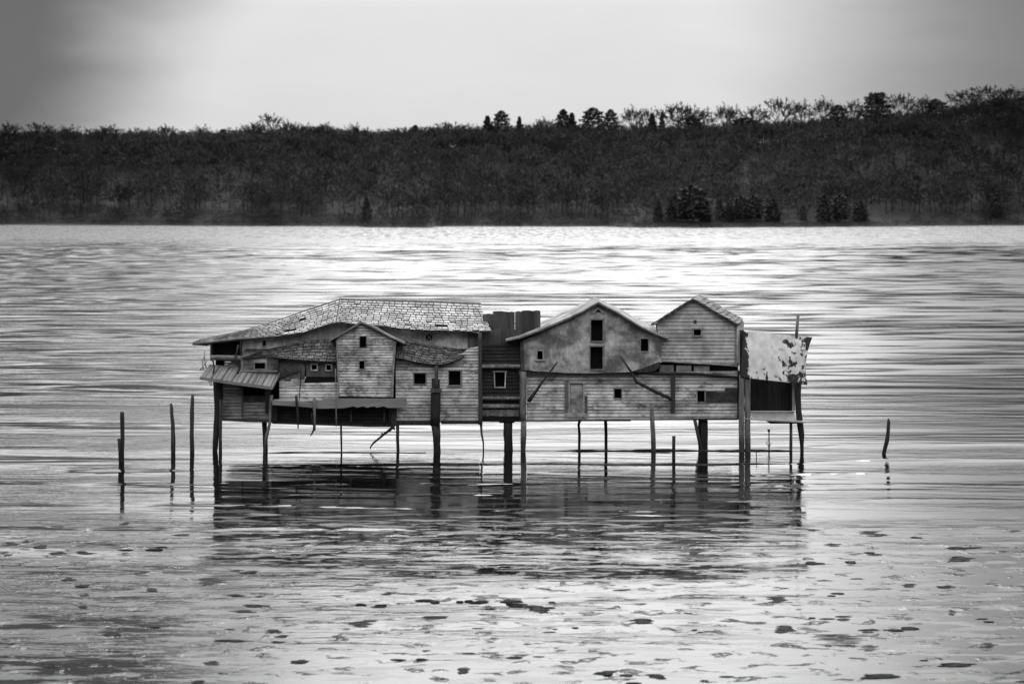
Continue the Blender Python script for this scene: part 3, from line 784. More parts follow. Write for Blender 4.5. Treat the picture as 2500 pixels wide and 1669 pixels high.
# upper plaster wall below the eave
up = [(588, 826), (673, 820), (743, 808), (822, 783), (938, 792), (985, 800), (1043, 804), (1145, 806), (1142, 858), (1087, 862), (969, 862), (822, 880), (588, 880)]
flat_wall(up, [(642, 832, 648, 844), (1040, 816, 1055, 831)], .7, .15).build('upper_wall', 'white plaster', A)
window(A, 642, 832, 648, 844, .7, 1.6, sill=1)
xw = window(A, 1040, 816, 1055, 831, .7, 0)
mb = MB(); mb.plank([(1040, 816), (1042.5, 816), (1055, 831), (1052.5, 831)], .64, .05); mb.plank([(1052.5, 816), (1055, 816), (1042.5, 831), (1040, 831)], .60, .03)
mb.build('cross_brace', 'weathered trim', xw)
boxes(A, 'corner_board', [(1143, 812, 1170, 853, .5, .2), (1146, 826, 1158, 852, .42, .06, 1.4)], 'rust board')
# body behind, so that the house has depth
shell([(541, 900), (600, 850), (1168, 850), (1170, 1030), (900, 1037), (680, 1032), (541, 1023)], .35, 6.2, mat='grey clapboard', parent=A, name='back_wall')
# lower clapboard wall, right section
lr = [(966, 872), (1000, 868), (1073, 878), (1130, 862), (1145, 850), (1171, 845), (1172, 1026), (1078, 1030), (966, 1030)]
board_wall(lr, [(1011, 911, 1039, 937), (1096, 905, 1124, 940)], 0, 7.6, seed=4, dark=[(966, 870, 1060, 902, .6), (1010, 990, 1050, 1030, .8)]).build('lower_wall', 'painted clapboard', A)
window(A, 1011, 911, 1039, 937, 0, 2.4, deep=.6)
window(A, 1096, 905, 1124, 940, 0, 3.0, sill=1, deep=.6, frame=(.6, 1.6, 1, 0))
boxes(A, 'base_beam', [(962, 1027, 1055, 1038, -.08, .35), (1077, 1026, 1170, 1035, -.06, .33)], 'dark timber')
# left middle section between porch and dormer
lm = [(677, 880), (825, 884), (826, 972), (677, 978)]
boxes(A, 'board_panel', [(682, 877, 695, 932, .02, .12, 1.0), (695.3, 877, 710, 930, .0, .12, 1.12), (710.3, 877, 727, 928, .02, .12, .95), (727.3, 877, 744, 926, -.01, .12, 1.05)], 'panel wood')
flat_wall([(682, 930), (710, 926), (748, 918), (742, 934), (724, 940), (682, 946)], [], .0, .14).build('wall', 'white plaster', A)
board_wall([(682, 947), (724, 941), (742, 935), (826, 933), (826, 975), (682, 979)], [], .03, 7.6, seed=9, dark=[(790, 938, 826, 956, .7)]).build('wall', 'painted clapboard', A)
flat_wall([(745, 880), (825, 884), (825, 920), (748, 919)], [(761, 890, 773, 902), (797, 891, 808, 903)], .02, .12).build('wall', 'rust board', A)
boxes(A, 'gap', [(736, 919.5, 822, 934, .10, .1)], 'shade_black')  # black strip filling the gap in place of its shade
window(A, 761, 890, 773, 902, .02, 3.2, 'white plaster')
window(A, 797, 891, 808, 903, .02, 3.0, 'white plaster')
slab(A, 'slate_lip', [(660, 925), (705, 908), (735, 903), (735, 906), (708, 913), (664, 930)], -.12, .1, 'dark timber')
# lower slate roof, left
top1 = [P(591, 874, .45), P(626, 861, .6), P(655, 851, .6), P(699, 842, .6), P(743, 831, .6), P(793, 826, .6), P(822, 828, .6)]
bot1 = [P(591, 876, -.4), P(650, 872, -.4), P(714, 878, -.4), P(780, 883, -.4), P(822, 884, -.4)]
mb, dk = slate_roof(top1, bot1, 7, .46, 8, .05, .35, .16, thick=.04)
r1 = mb.build('lower_roof', 'dark slate', A); dk.build('roof_deck', 'roof deck', r1)
top2 = [P(969, 836, .6), P(994, 830, .6), P(1043, 842, .6), P(1087, 846, .6), P(1130, 853, .6), P(1143, 857, .5)]
bot2 = [P(966, 873, -.45), P(1014, 884, -.45), P(1050, 890, -.45), P(1075, 892, -.45), P(1111, 882, -.4), P(1130, 872, -.2), P(1144, 860, .3)]
mb, dk = slate_roof(top2, bot2, 8, .44, 12, .05, .35, .16, thick=.04)
r2 = mb.build('lower_roof', 'dark slate', A); dk.build('roof_deck', 'roof deck', r2)
# gabled dormer tower
dz = -.55
dw = [(822, 827), (884, 788), (967, 835), (962, 912), (960, 969), (827, 967), (824, 900)]
board_wall(dw, [(878.5, 821, 893.5, 847), (877.5, 881, 889.5, 900)], dz, 6.7, seed=21, plank=(30, 110), lap=.04).build('tower_wall', 'flaking clapboard', A)
shell([(823, 829), (884, 791), (966, 837), (961, 912), (959, 968), (828, 966)], dz + .09, 1.6, skip=(0, 1), mat='grey clapboard', parent=A, name='tower_side')
window(A, 878.5, 821, 893.5, 847, dz, 1.2, 'panel wood', frame=(.6, 1, .8, .8))
window(A, 877.5, 881, 889.5, 900, dz, 1.8, 'weathered trim')
slab(A, 'corner_board', [(961, 833), (967, 836), (962, 912), (960, 969), (954.5, 969), (957, 912)], dz - .07, .1, 'weathered trim')
slab(A, 'corner_board', [(820, 829), (823.5, 829), (829, 968), (826, 968)], dz - .06, .08, 'weathered trim')
tr = MB()
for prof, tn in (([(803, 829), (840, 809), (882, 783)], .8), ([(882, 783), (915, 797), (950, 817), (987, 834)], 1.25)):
    fr = [P(x, y, dz - .28) for x, y in prof]
    off = Vector((.05, 2.3, -.12))
    for a, b_ in zip(fr[:-1], fr[1:]):
        dn_ = Vector((0, 0, -.13)); tr.hexa([a, a + dn_, b_ + dn_, b_] + [a + off, a + dn_ + off, b_ + dn_ + off, b_ + off], tn * rnd.uniform(.9, 1.1))
tr.build('tower_roof', 'roof sheet', A)
slab(A, 'barge_board', [(881, 786), (884, 786), (984, 835), (980, 838), (884, 792)], dz - .24, .06, 'dark timber')
# ledge with scalloped edge and the dark undercroft
led = [(665, 976), (745, 981), (770, 983), (770, 976), (785, 976), (788, 972), (820, 972), (993, 973), (993, 995), (945, 995)]
sc = []
for k in range(13):
    x = 945 - k * 8.2; sc.append((x, 994.5 - (3.2 if k % 3 == 1 else 1.6 if k % 3 == 2 else 0)))
led += sc + [(835, 996), (780, 997), (745, 993), (665, 988)]
slab(A, 'ledge', led, -1.15, .07, 'ledge board')
boxes(A, 'ledge_floor', [(667, 977, 992, 980, -1.08, .95, 1.3)], 'floor board')
board_wall([(665, 992), (962, 992), (962, 1036), (900, 1038), (665, 1030)], [], .12, 9, seed=31, lap=.03).build('undercroft_wall', 'dark plank', A)
for x0 in (855, 936, 950): boxes(A, 'undercroft_stud', [(x0, 998, x0 + 4, 1028, -.04, .08, 3)], 'dark timber')
slab(A, 'sill_beam', [(665, 1029), (905, 1036), (962, 1036), (962, 1042), (900, 1042), (665, 1034)], -.2, .4, 'dark timber')
boxes(A, 'corner_post', [(955, 996, 968, 1040, -.25, .2)], 'brown post')
# porch corner on the left
boxes(A, 'recess_shade_panel', [(513, 829, 590, 872, .9, .1)], 'shade_black', 'black panel standing for the unlit open loft under the left end of the roof')  # loft back is a black panel, its darkness put into the colour
boxes(A, 'recess_side', [(513, 834, 516, 870, .0, .9)], 'dark timber'); boxes(A, 'recess_side', [(586, 830, 588, 868, .0, .9)], 'dark timber')
mb = MB(); mb.tube([P(514, 872, -.2), P(550, 873, -.2), P(589, 874, -.2)], [.17, .18, .18], 8, .06); mb.build('round_beam', 'grey post', A, True)
board_wall([(526, 878), (592, 878), (592, 902), (526, 902)], [(526.5, 879, 547, 900)], .05, 6, seed=41).build('porch_wall', 'grey clapboard', A)
window(A, 526.5, 879, 547, 900, .05, 0, name='opening')
bay = [(588, 876), (677, 872), (677, 909), (588, 912)]
flat_wall(bay, [(622, 886, 647, 900)], -.25, .2).build('bay_wall', 'white plaster', A)
for x0, tn in ((594, 1.0), (606.5, .85), (651, 1.1), (663.5, .9)): boxes(A, 'bay_board', [(x0, 876, x0 + 11.5, 904, -.31, .05, tn * 1.4)], 'panel wood')
window(A, 622, 886, 647, 900, -.25, 2.2, 'weathered trim')
boxes(A, 'sill_beam', [(587, 904, 676, 907, -.42, .2, 1.0)], 'weathered trim')
boxes(A, 'corner_post', [(675, 872, 680, 932, -.3, .2)], 'dark timber')
aw = MB(); a = [P(511, 889, .05), P(600, 899, .05), P(682, 908, .05)]; c = [P(488, 920, -1.5), P(570, 932, -1.55), P(663, 944, -1.6)]
for i in range(14):
    u0, u1 = i / 14 + .004, (i + 1) / 14 - .004
    q = [interp(a, u0), interp(c, u0), interp(c, u1), interp(a, u1)]
    aw.hexa([p + Vector((0, 0, .0)) for p in q] + [p - Vector((0, 0, .07)) for p in q], rnd.uniform(.85, 1.15))
for u in (.16, .30, .44, .58, .66, .74, .86, .99):
    p0, p1 = interp(a, u), interp(c, u); s_ = Vector((.035, 0, 0))
    aw.hexa([p0 - s_ + Vector((0, 0, .07)), p1 - s_ + Vector((0, 0, .07)), p1 + s_ + Vector((0, 0, .07)), p0 + s_ + Vector((0, 0, .07)), p0 - s_, p1 - s_, p1 + s_, p0 + s_], .45)
awo = aw.build('awning', 'awning sheet', A)
mb = MB(); q = [c[0], c[1], c[2]]
for p, p2 in zip(q[:-1], q[1:]): mb.hexa([p + Vector((0, -.05, .03)), p + Vector((0, -.05, -.17)), p2 + Vector((0, -.05, -.17)), p2 + Vector((0, -.05, .03)), p + Vector((0, .0, .03)), p + Vector((0, .0, -.17)), p2 + Vector((0, .0, -.17)), p2 + Vector((0, .0, .03))])
mb.hexa([c[2] + Vector((0, -.05, .03)), c[2] + Vector((0, -.05, -.17)), a[2] + Vector((0, 0, -.17)), a[2] + Vector((0, 0, .03)), c[2] + Vector((.06, -.05, .03)), c[2] + Vector((.06, -.05, -.17)), a[2] + Vector((.06, 0, -.17)), a[2] + Vector((.06, 0, .03))], 1.2)
mb.build('fascia', 'awning sheet', awo)
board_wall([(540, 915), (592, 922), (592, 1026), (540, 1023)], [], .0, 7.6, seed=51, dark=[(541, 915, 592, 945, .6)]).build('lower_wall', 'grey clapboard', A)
board_wall([(592, 930), (660, 936), (660, 1024), (592, 1024)], [(593, 932, 647, 982)], .03, 8.2, seed=52).build('lower_wall', 'grey clapboard', A)
window(A, 593, 932, 647, 982, .03, 0, name='opening', deep=1.2)
boxes(A, 'shelf', [(594, 966, 646, 981, .35, .5, 2.5)], 'dark timber')
boxes(A, 'corner_board', [(590, 930, 594, 1018, -.06, .08, 2)], 'dark timber')
slab(A, 'sill_beam', [(540, 1021), (662, 1024), (662, 1031), (600, 1030), (540, 1026)], -.1, .4, 'brown post')
slab(A, 'drip_board', [(647, 935), (662, 950), (654, 1010), (647, 1008), (648, 982)], -.1, .12, 'dark timber')
boxes(A, 'corner_post', [(663, 990, 677, 1032, -.2, .3)], 'dark timber')
# stilts of the left house
post(A, [(531, 922), (533, 985), (529, 1040), (524, 1105)], [11, 9.5, 7.5, 5.2], -.15, 'black post', seed=2)
post(A, [(539, 975), (538.5, 1030), (538, 1104)], [3.2, 4.2, 4.4], -.5, 'brown post', seed=3)
post(A, [(645, 1026), (647, 1060), (648, 1102)], [7.5, 6.5, 6.5], .6, 'black post', seed=4)
post(A, [(662, 964), (660.5, 1000), (658, 1035), (650, 1068), (646, 1096)], [4.5, 3.8, 3.6, 4, 3.6], -.7, 'grey post', 'prop', seed=5)
post(A, [(831, 992), (832.5, 1040), (833.5, 1102)], [2.6, 2.4, 2.2], .2, 'black post', seed=6)
post(A, [(971, 1036), (970.5, 1070), (972, 1102)], [4.3, 4.2, 4.0], .1, 'brown post', seed=7)
post(A, [(1064.5, 948), (1064, 1010), (1063, 1040)], [12.2, 12.5, 12], -.45, 'black post', seed=8, n=6, jit=.04)
post(A, [(1064, 1038), (1066, 1066), (1066.5, 1100)], [11.5, 9.8, 9.4], -.45, 'black post', seed=9, label='thick black pillar under the right end')
boxes(A, 'pillar_cap', [(1052.5, 949, 1077, 958, -.85, .5, 1.6)], 'brown post')
boxes(A, 'pillar_wedge', [(1054, 924, 1061, 950, -.62, .3, 1), (1069, 926, 1073.5, 950, -.6, .3, 1)], 'dark timber')
post(A, [(1065.5, 893), (1065.5, 951)], [4.4, 4.6], -.6, 'brown post', 'pipe', seed=10, jit=.02)
post(A, [(1172, 812), (1172.5, 920), (1173, 1036)], [4.6, 5.0, 5.4], -.3, 'brown post', 'corner_post', seed=11, n=6, jit=.03)
post(A, [(1174, 1034), (1176, 1060), (1180, 1080), (1180, 1102)], [3.4, 3.0, 2.0, 2.0], -.2, 'brown post', seed=12)

# ---------------------------------------------------------------- B: the dark shack in the gap
B = empty('plank_shack', (P(1226, 1100).x, 1.6, 0), 'narrow black plank shack squeezed between the slate and plaster houses', 'shack', 'derelict houses joined together on stilts')
board_wall([(1170, 846), (1280, 838), (1280, 1002), (1170, 1002)], [(1208, 908, 1233, 944)], .3, 8.6, seed=61, vary=.4).build('wall', 'dark plank', B)
flat_wall([(1166, 842), (1284, 836), (1284, 1004), (1166, 1004)], [(1207, 907, 1234, 945)], .42, .05).build('sheathing', 'dark timber', B)
shell([(1179, 850), (1271, 845), (1271, 1020), (1179, 1020)], .4, 4.5, mat='dark plank', parent=B, name='back_wall')
wb = window(B, 1208, 908, 1233, 944, .3, 2.8, 'weathered trim', head=3, taper=1.5, tn=1.7)
def shingles(parent, x0, x1, y0, y1, Y, n, seed, tn=1.0, gap=.5):
    r = random.Random(seed); mb = MB(); x = x0
    while x < x1 - 2:
        w_ = (x1 - x0) / n * r.uniform(.75, 1.3); xe = min(x1, x + w_)
        mb.box(x, y0 + r.uniform(-.6, .6), xe - gap, y1 + r.uniform(-1, 1), Y - r.uniform(.0, .05), .05, tn * r.uniform(.7, 1.3)); x = xe
    return mb.build('shingle_strip', 'grey shingle', parent)
shingles(B, 1176, 1272, 889, 896, .12, 9, 1, 1.6)
shingles(B, 1176, 1270, 967, 973, .12, 12, 2, 1.2)
shingles(B, 1176, 1270, 986, 993, .12, 8, 3, 1.3)
shingles(B, 1177, 1269, 1000, 1015, .10, 9, 4, .9)
boxes(B, 'ledge', [(1176, 896.5, 1272, 899, .0, .3, 1), (1176, 973.5, 1270, 976, 0.0, .3, 1), (1176, 993.5, 1270, 996, 0.0, .3, 2)], 'dark timber')
boxes(B, 'base_beam', [(1176, 1016, 1272, 1029, .02, .9)], 'shade_black')
for x0, x1, y0, y1, Y, tn in ((1179, 1204, 766, 852, 1.3, 1.15), (1203.5, 1243, 760, 850, 1.15, .8), (1242.5, 1256.6, 761, 846, 1.2, 1.15), (1257.5, 1275, 760, 846, 1.15, 1.05), (1273.5, 1304, 758, 842, 1.0, .5), (1303, 1319.5, 758, 842, 1.15, .85)):
    mb = MB(); mb.plank([(x0, y0 + rnd.uniform(-.5, 1.5)), (x0 + (x1 - x0) * .5, y0 - .8), (x1, y0 + rnd.uniform(0, 2)), (x1, y1), (x0, y1 + rnd.uniform(0, 3))], Y, .12, tn)
    mb.build('board', 'rust board', B)
for x0, x1, tn in ((1170, 1197, .8), (1197.4, 1222, 1.1), (1222.4, 1246, .75), (1246.4, 1275, .9)):
    mb = MB(); mb.plank([(x0, 806), (x1, 800), (x1, 848 + rnd.uniform(-2, 3)), (x0, 852 + rnd.uniform(-2, 3))], .75, .1, tn); mb.build('board', 'rust board', B)
post(B, [(1240, 1024), (1240, 1060), (1240.5, 1101)], [12.8, 12.2, 12], .4, 'black post', seed=13, label='very thick black stilt')
boxes(B, 'post_collar', [(1219, 1024, 1256, 1032, .2, .8)], 'dark timber')

# ---------------------------------------------------------------- C: plaster gabled house
C_ = empty('plaster_gable_house', (P(1450, 1100).x, 2.4, 0), 'stained plaster house with a tall bell shaped gable and black loft doorways', 'house', 'derelict houses joined together on stilts')
cz = -.2
cw = [(1277, 831), (1314, 816), (1373, 791), (1417, 770), (1461, 742), (1514, 771), (1570, 805), (1617, 826), (1614, 884), (1567, 902), (1541, 908), (1440, 911), (1380, 910), (1300, 905), (1281, 903)]
flat_wall(cw, [(1443, 781, 1471.5, 832), (1441, 846, 1471.5, 902), (1564.5, 827, 1582.5, 857), (1312, 856.5, 1325, 877.5), (1449, 753, 1469, 762)], cz, .25).build('upper_wall', 'stained plaster', C_)
slab(C_, 'wall_return', [(1270, 834), (1279, 828), (1283, 908), (1272, 912)], cz + .2, 1.5, 'stained plaster', .6)
shell([(1279, 834), (1461, 746), (1616, 828), (1613, 900), (1281, 903)], cz + .25, 4.2, skip=(0, 1), mat='white plaster', parent=C_, name='back_wall')
window(C_, 1443, 781, 1471.5, 832, cz, 3.2, 'weathered trim', name='loft_opening', label='upper black loft opening')
window(C_, 1441, 846, 1471.5, 902, cz, 2.6, 'weathered trim', name='loft_opening', label='lower black loft doorway', frame=(1, 1.6, 1.4, .8))
window(C_, 1564.5, 827, 1582.5, 857, cz, 1.2, 'weathered trim', frame=(1, 1, 1, 2.2))
window(C_, 1312, 856.5, 1325, 877.5, cz, 2.4, 'weathered trim', sill=4, tn=1.3)
vt = window(C_, 1449, 753, 1469, 762, cz, 0, name='attic_vent')
mb = MB(); mb.plank([(1444, 764), (1460, 749), (1462, 749), (1477, 764), (1470, 764), (1461, 754.5), (1451, 764)], cz - .12, .13); mb.build('frame', 'stained plaster', vt)
mb = MB(); mb.plank([(1446, 751), (1459.5, 751), (1451, 763), (1446, 763)], cz - .02, .01); mb.plank([(1462.5, 751), (1473, 751), (1473, 763), (1471, 763)], cz - .02, .01); mb.build('cheek', 'stained plaster', vt)
def profile_roof(parent, prof, Yf, rear, Yr, thick, seed, name='roof', mat='roof sheet', nd=3, vary=.2, sub=3):
    """loft of thin sheets between the front profile and the rear profile"""
    r = random.Random(seed); mb = MB()
    N = (len(prof) - 1) * sub
    fr = [P(x, y, Yf) for x, y in prof]; bk = [P(x, y, Yr) for x, y in rear]
    def at(pts, i): k = min(i // sub, len(pts) - 2); return pts[k].lerp(pts[k + 1], (i - k * sub) / sub)
    for i in range(N):
        a, b_, c, d = at(fr, i), at(fr, i + 1), at(bk, i), at(bk, i + 1); dn_ = Vector((0, 0, -thick))
        for j in range(nd):
            u, v = j / nd, (j + 1) / nd - .004; l = Vector((0, 0, r.uniform(0, .02)))
            q = [a.lerp(c, u), b_.lerp(d, u), b_.lerp(d, v), a.lerp(c, v)]
            mb.hexa([p + l for p in q] + [p + dn_ for p in q], 1 + r.uniform(-vary, vary))
    return mb.build(name, mat, parent)
profC = [(1235, 829), (1270, 822), (1314, 806), (1373, 781), (1417, 761), (1461, 736), (1514, 764), (1570, 798), (1600, 813), (1632, 824)]
rearC = [(1232, 823), (1264, 809), (1308, 791), (1366, 766), (1410, 746), (1451, 725), (1512, 753), (1568, 783), (1602, 798), (1632, 813)]
profile_roof(C_, profC, cz - .4, rearC, 4.2, .10, 5, sub=2)
slab(C_, 'barge_board', [(1236, 831), (1270, 825), (1314, 809), (1373, 784), (1417, 764), (1461, 739), (1514, 767), (1570, 801), (1632, 827), (1630, 829), (1570, 806), (1514, 772), (1461, 744), (1417, 768), (1373, 788), (1314, 812), (1270, 827)], cz - .36, .06, 'brown post')
# lower storey shared by both right-hand houses
ll = [(1285, 915), (1800, 905), (1800, 1020), (1640, 1022), (1440, 1024), (1285, 1025)]
board_wall(ll, [(1500, 949, 1517, 971.5), (1702.5, 953.5, 1720.5, 981), (1390, 936, 1426, 1008)], 0, 8.1, seed=71, plank=(50, 220), dark=[(1285, 900, 1800, 934, .62), (1724, 953, 1802, 982, .35), (1355, 1003, 1378, 1014, .45), (1430, 994, 1452, 1014, .6), (1290, 985, 1300, 1020, .7)]).build('lower_wall', 'painted clapboard', C_)  # top dark zone paints the shadow band under the upper storey
shell([(1286, 910), (1798, 910), (1798, 1019), (1286, 1023)], .12, 5.0, mat='grey clapboard', parent=C_, name='back_wall')
boxes(C_, 'base_beam', [(1284, 1024, 1540, 1028, .06, .4), (1540, 1021.5, 1801, 1025, .06, .4)], 'brown post')
boxes(C_, 'beam', [(1266, 903, 1560, 917, -.12, .3)], 'dark timber')
boxes(C_, 'patch_board', [(1723.5, 954, 1750, 982, -.09, .04, .45), (1750.6, 957, 1770, 982, -.085, .04, .35), (1770.5, 947, 1800, 982, -.09, .04, .42)], 'panel wood', 'dark bare boards nailed over the clapboards')
dr = boxes(C_, 'door', [(1391.5, 937, 1424, 1007, .06, .06)], 'stained plaster')
boxes(C_, 'door_frame', [(1378.5, 928, 1388, 1008, -.1, .12, .5), (1388.3, 936, 1391, 1008, -.09, .12, 1.6), (1388.3, 931, 1430, 935.5, -.10, .12, 1.4), (1424.3, 936, 1427, 1008, -.09, .12, 1.5), (1427.3, 966, 1434.5, 1008, -.1, .1, .35), (1378, 1008.3, 1436, 1018, -.11, .1, 1.3)], 'weathered trim')
window(C_, 1500, 949, 1517, 971.5, 0, 2.4, 'weathered trim')
window(C_, 1702.5, 953.5, 1720.5, 981, 0, 2.2, 'weathered trim', tn=1.3)
post(C_, [(1277.5, 907), (1277.5, 965), (1277, 1026)], [8.4, 8.4, 8.2], -.35, 'grey post', 'corner_post', seed=21, n=4, jit=.02)
post(C_, [(1277, 1024), (1277, 1060), (1276, 1100)], [7.2, 7.0, 6.4], -.3, 'grey post', seed=22)
post(C_, [(1416, 1024), (1412.5, 1036), (1414.5, 1060), (1414, 1093)], [4, 3.2, 3.4, 3.2], 1.8, 'black post', seed=23)
post(C_, [(1478, 1024), (1479.5, 1060), (1479.5, 1093)], [4, 4, 3.6], 1.8, 'black post', seed=24)
post(C_, [(1590.5, 986), (1592, 1020), (1595, 1060), (1596, 1100)], [4.8, 5.4, 6, 6], -.35, 'grey post', seed=25)
post(C_, [(1716, 1020), (1716, 1060), (1716, 1098)], [11, 11, 11], .6, 'black post', seed=26)
post(C_, [(1696, 1024), (1703, 1058), (1712, 1096)], [4.5, 4.2, 4], .1, 'brown post', 'prop', seed=27)
boxes(C_, 'upright', [(1638, 908, 1648.5, 1006, -.2, .18, 1.2)], 'dark timber')
# ---------------------------------------------------------------- D: tower on the right
Dh = empty('clapboard_tower', (P(1705, 900).x, 2.0, P(1705, 900).z), 'pale clapboard tower with a steep shingled gable and one small square window', 'house', 'derelict houses joined together on stilts')
tz = .15
dwp = [(1602, 789), (1640, 764), (1693, 731), (1747, 763), (1797, 792), (1797, 889), (1700, 886), (1609, 883), (1609, 824)]
board_wall(dwp, [(1694, 804, 1711, 818.5)], tz, 9.2, seed=81, plank=(160, 400), lap=.04, vary=.08).build('wall', 'tower clapboard', Dh)
window(Dh, 1694, 804, 1711, 818.5, tz, 3.6, 'weathered trim')
flat_wall([(1600, 790), (1640, 765), (1693, 732), (1747, 764), (1796, 793), (1796, 887), (1700, 884), (1608, 881), (1606, 824)], [(1693, 803, 1712, 819.5)], tz + .13, .04).build('sheathing', 'brown post', Dh)
boxes(Dh, 'patch_board', [(1694, 781, 1701, 789, tz - .07, .05, .4)], 'panel wood')
mb = MB()
for k in range(12):
    y0, y1 = 791 + k * 8.7, 791 + (k + 1) * 8.7
    a, b_ = P(1797.5, y0, tz), P(1797.5, y1, tz); of = Vector((.80, 3.0, 0))
    mb.hexa([a, b_ + Vector((.02, 0, 0)), b_ + of + Vector((.02, 0, 0)), a + of, a + Vector((-.08, .05, 0)), b_ + Vector((-.08, .05, 0)), b_ + of + Vector((-.08, 0, 0)), a + of + Vector((-.08, 0, 0))], rnd.uniform(.8, 1.1))
mb.build('side_wall', 'tower clapboard', Dh)
slab(Dh, 'corner_board', [(1794, 792), (1799, 795), (1799, 893), (1794, 890)], tz - .08, .09, 'weathered trim', .8)
shell([(1610, 795), (1693, 738), (1795, 796), (1795, 888), (1617, 882)], tz + .1, 3.1, (.5, 0), skip=(0, 1), mat='grey clapboard', parent=Dh, name='back_wall')
off = P(1709, 719, 3.4) - P(1693, 729, tz - .3)
def shingled(parent, prof, Yf, off, rows, width, seed, side):
    f = [P(x, y, Yf) for x, y in prof]; bk = [p + off for p in f]
    r = random.Random(seed); mb = MB(); N = rows
    for i in range(N):
        a0, a1 = interp(f, i / N), interp(f, (i + 1.35) / N if i < N - 1 else 1.0); b0, b1 = interp(bk, i / N), interp(bk, (i + 1.35) / N if i < N - 1 else 1.0)
        cnt = max(3, round(off.length / width)); us = [0.0]; x = r.uniform(.3, .9)
        while x < cnt: us.append(x / cnt); x += r.uniform(.7, 1.3)
        us.append(1.0); lift = Vector((0, 0, .07))
        for u, v in zip(us[:-1], us[1:]):
            v -= .008; j = Vector((0, 0, r.uniform(-.02, .04))); e = (a1 - a0).normalized() * r.uniform(-.04, .08)
            q = [a0.lerp(b0, u), a1.lerp(b1, u) + lift + j + e, a1.lerp(b1, v) + lift + j + e, a0.lerp(b0, v)]
            mb.hexa(q + [p - Vector((0, 0, .05)) for p in q], r.uniform(.55, 1.45))
    return mb
rf = shingled(Dh, [(1693, 729), (1747, 761), (1801, 792)], tz - .3, off, 9, .33, 3, 1)
lf = shingled(Dh, [(1693, 729), (1640, 762), (1612, 780), (1594, 791)], tz - .3, off, 9, .33, 4, -1)
n0 = len(rf.v); rf.v += lf.v; rf.f += [tuple(i + n0 for i in f) for f in lf.f]; rf.t += [q * .6 for q in lf.t]  # left slope coloured darker to mute its sky-lit edges
ro = rf.build('roof', 'grey shingle', Dh)
mb = MB()
for pr_ in ([(1693, 731), (1747, 763.5), (1801, 795)], [(1693, 731), (1640, 764.5), (1594, 794)]):
    f = [P(x, y, tz - .28) for x, y in pr_]
    for a, b_ in zip(f[:-1], f[1:]):
        dn_ = Vector((0, 0, -.05)); mb.hexa([a, a + dn_, b_ + dn_, b_, a + off, a + off + dn_, b_ + off + dn_, b_ + off])
mb.build('roof_deck', 'roof deck', ro)
boxes(Dh, 'rafter_end', [(1590, 789, 1600, 794, tz - .3, .3)], 'grey post')
# skirt between tower and lower storey
boxes(Dh, 'gap', [(1560, 884, 1802, 914, .5, .1)], 'shade_black')  # black panel with the shade of the gap put into its colour
mb = MB(); mb.tube([P(1616, 882, tz - .12), P(1680, 885, tz - .15), P(1740, 889, tz - .15), P(1796, 893, tz - .12)], [.05, .08, .07, .05], 6, .2); mb.build('bottom_rail', 'weathered trim', Dh, True)
boxes(Dh, 'skirt_panel', [(1610, 891, 1645, 909, .12, .08, .55), (1651, 892, 1688, 909, .10, .08, .8), (1694, 893, 1732, 909, .12, .08, .8)], 'weathered trim')
mb = MB(); mb.tube([P(1561, 908, -.12), P(1600, 911, -.12), P(1700, 912, -.12), P(1802, 920, -.12)], [.09, .1, .1, .08], 6, .12); mb.build('beam', 'black post', Dh, True)
slab(Dh, 'broken_slab', [(1541, 907), (1567, 899), (1611, 883), (1613, 892), (1600, 905), (1575, 909)], -.32, .3, 'dark timber')
# ---------------------------------------------------------------- E: open shed on the right end
E = empty('open_shed', (P(1885, 1100).x, 0.6, 0), 'open sided shed at the right end behind a peeling painted metal sheet', 'shed', 'derelict houses joined together on stilts')
def sheet(name, mat, pts, thick, nx=14, ny=10, cur=.25, tn=1.0):
    """pts TL, TR, BR, BL (3-D); slightly buckled sheet with thickness"""
    mb = MB(); V1 = []
    for j in range(ny + 1):
        for i in range(nx + 1):
            u, v = i / nx, j / ny
            p = pts[0].lerp(pts[1], u).lerp(pts[3].lerp(pts[2], u), v)
            p = p + Vector((-cur * u * u * 4 * v * (1 - v) * .8, -.06 * math.sin(u * 7) * v - .15 * math.sin(v * 3.14), -.05 * math.sin(u * 3.1 + 1) * v))
            V1.append(p)
    n = mb.add(V1); m = mb.add([p + Vector((0, thick, -thick)) for p in V1]); w_ = nx + 1
    for j in range(ny):
        for i in range(nx):
            q = j * w_ + i; mb.face((n + q, n + q + w_, n + q + w_ + 1, n + q + 1)); mb.face((m + q, m + q + 1, m + q + w_ + 1, m + q + w_))
    for i in range(nx): mb.face((n + i, n + i + 1, m + i + 1, m + i)); q = ny * w_ + i; mb.face((n + q, m + q, m + q + 1, n + q + 1))
    for j in range(ny): q = j * w_; mb.face((n + q, m + q, m + q + w_, n + q + w_)); q += nx; mb.face((n + q, n + q + w_, m + q + w_, m + q))
    return mb
sh = sheet('sheet_roof', 'peeling sheet', [P(1815, 808, .9), P(1983, 823, .9), P(1971, 939, -.9), P(1807, 917, -.9)], .05, cur=.32).build('sheet_roof', 'peeling sheet', E)
mb = MB()
for (a, b_) in (((1858, 812), (1853, 922)), ((1926, 818), (1926, 932))): mb.tube([P(a[0], a[1] + 6, .78), P(b_[0], b_[1] - 6, -.84)], [.012, .012], 4, 0)
mb.build('seam', 'dark timber', sh)
boxes(E, 'side_board', [(1806, 806, 1816, 925, .95, .12, .5)], 'panel wood')
boxes(E, 'side_wall', [(1797, 905, 1806, 1024, .3, 1.2)], 'dark timber')
board_wall([(1828, 918), (1938, 926), (1938, 1003), (1828, 1003)], [], 1.5, pitch=400, seed=91, lap=0, vary=.3, plank=(14, 30)).build('back_wall', 'cavity wood', E)
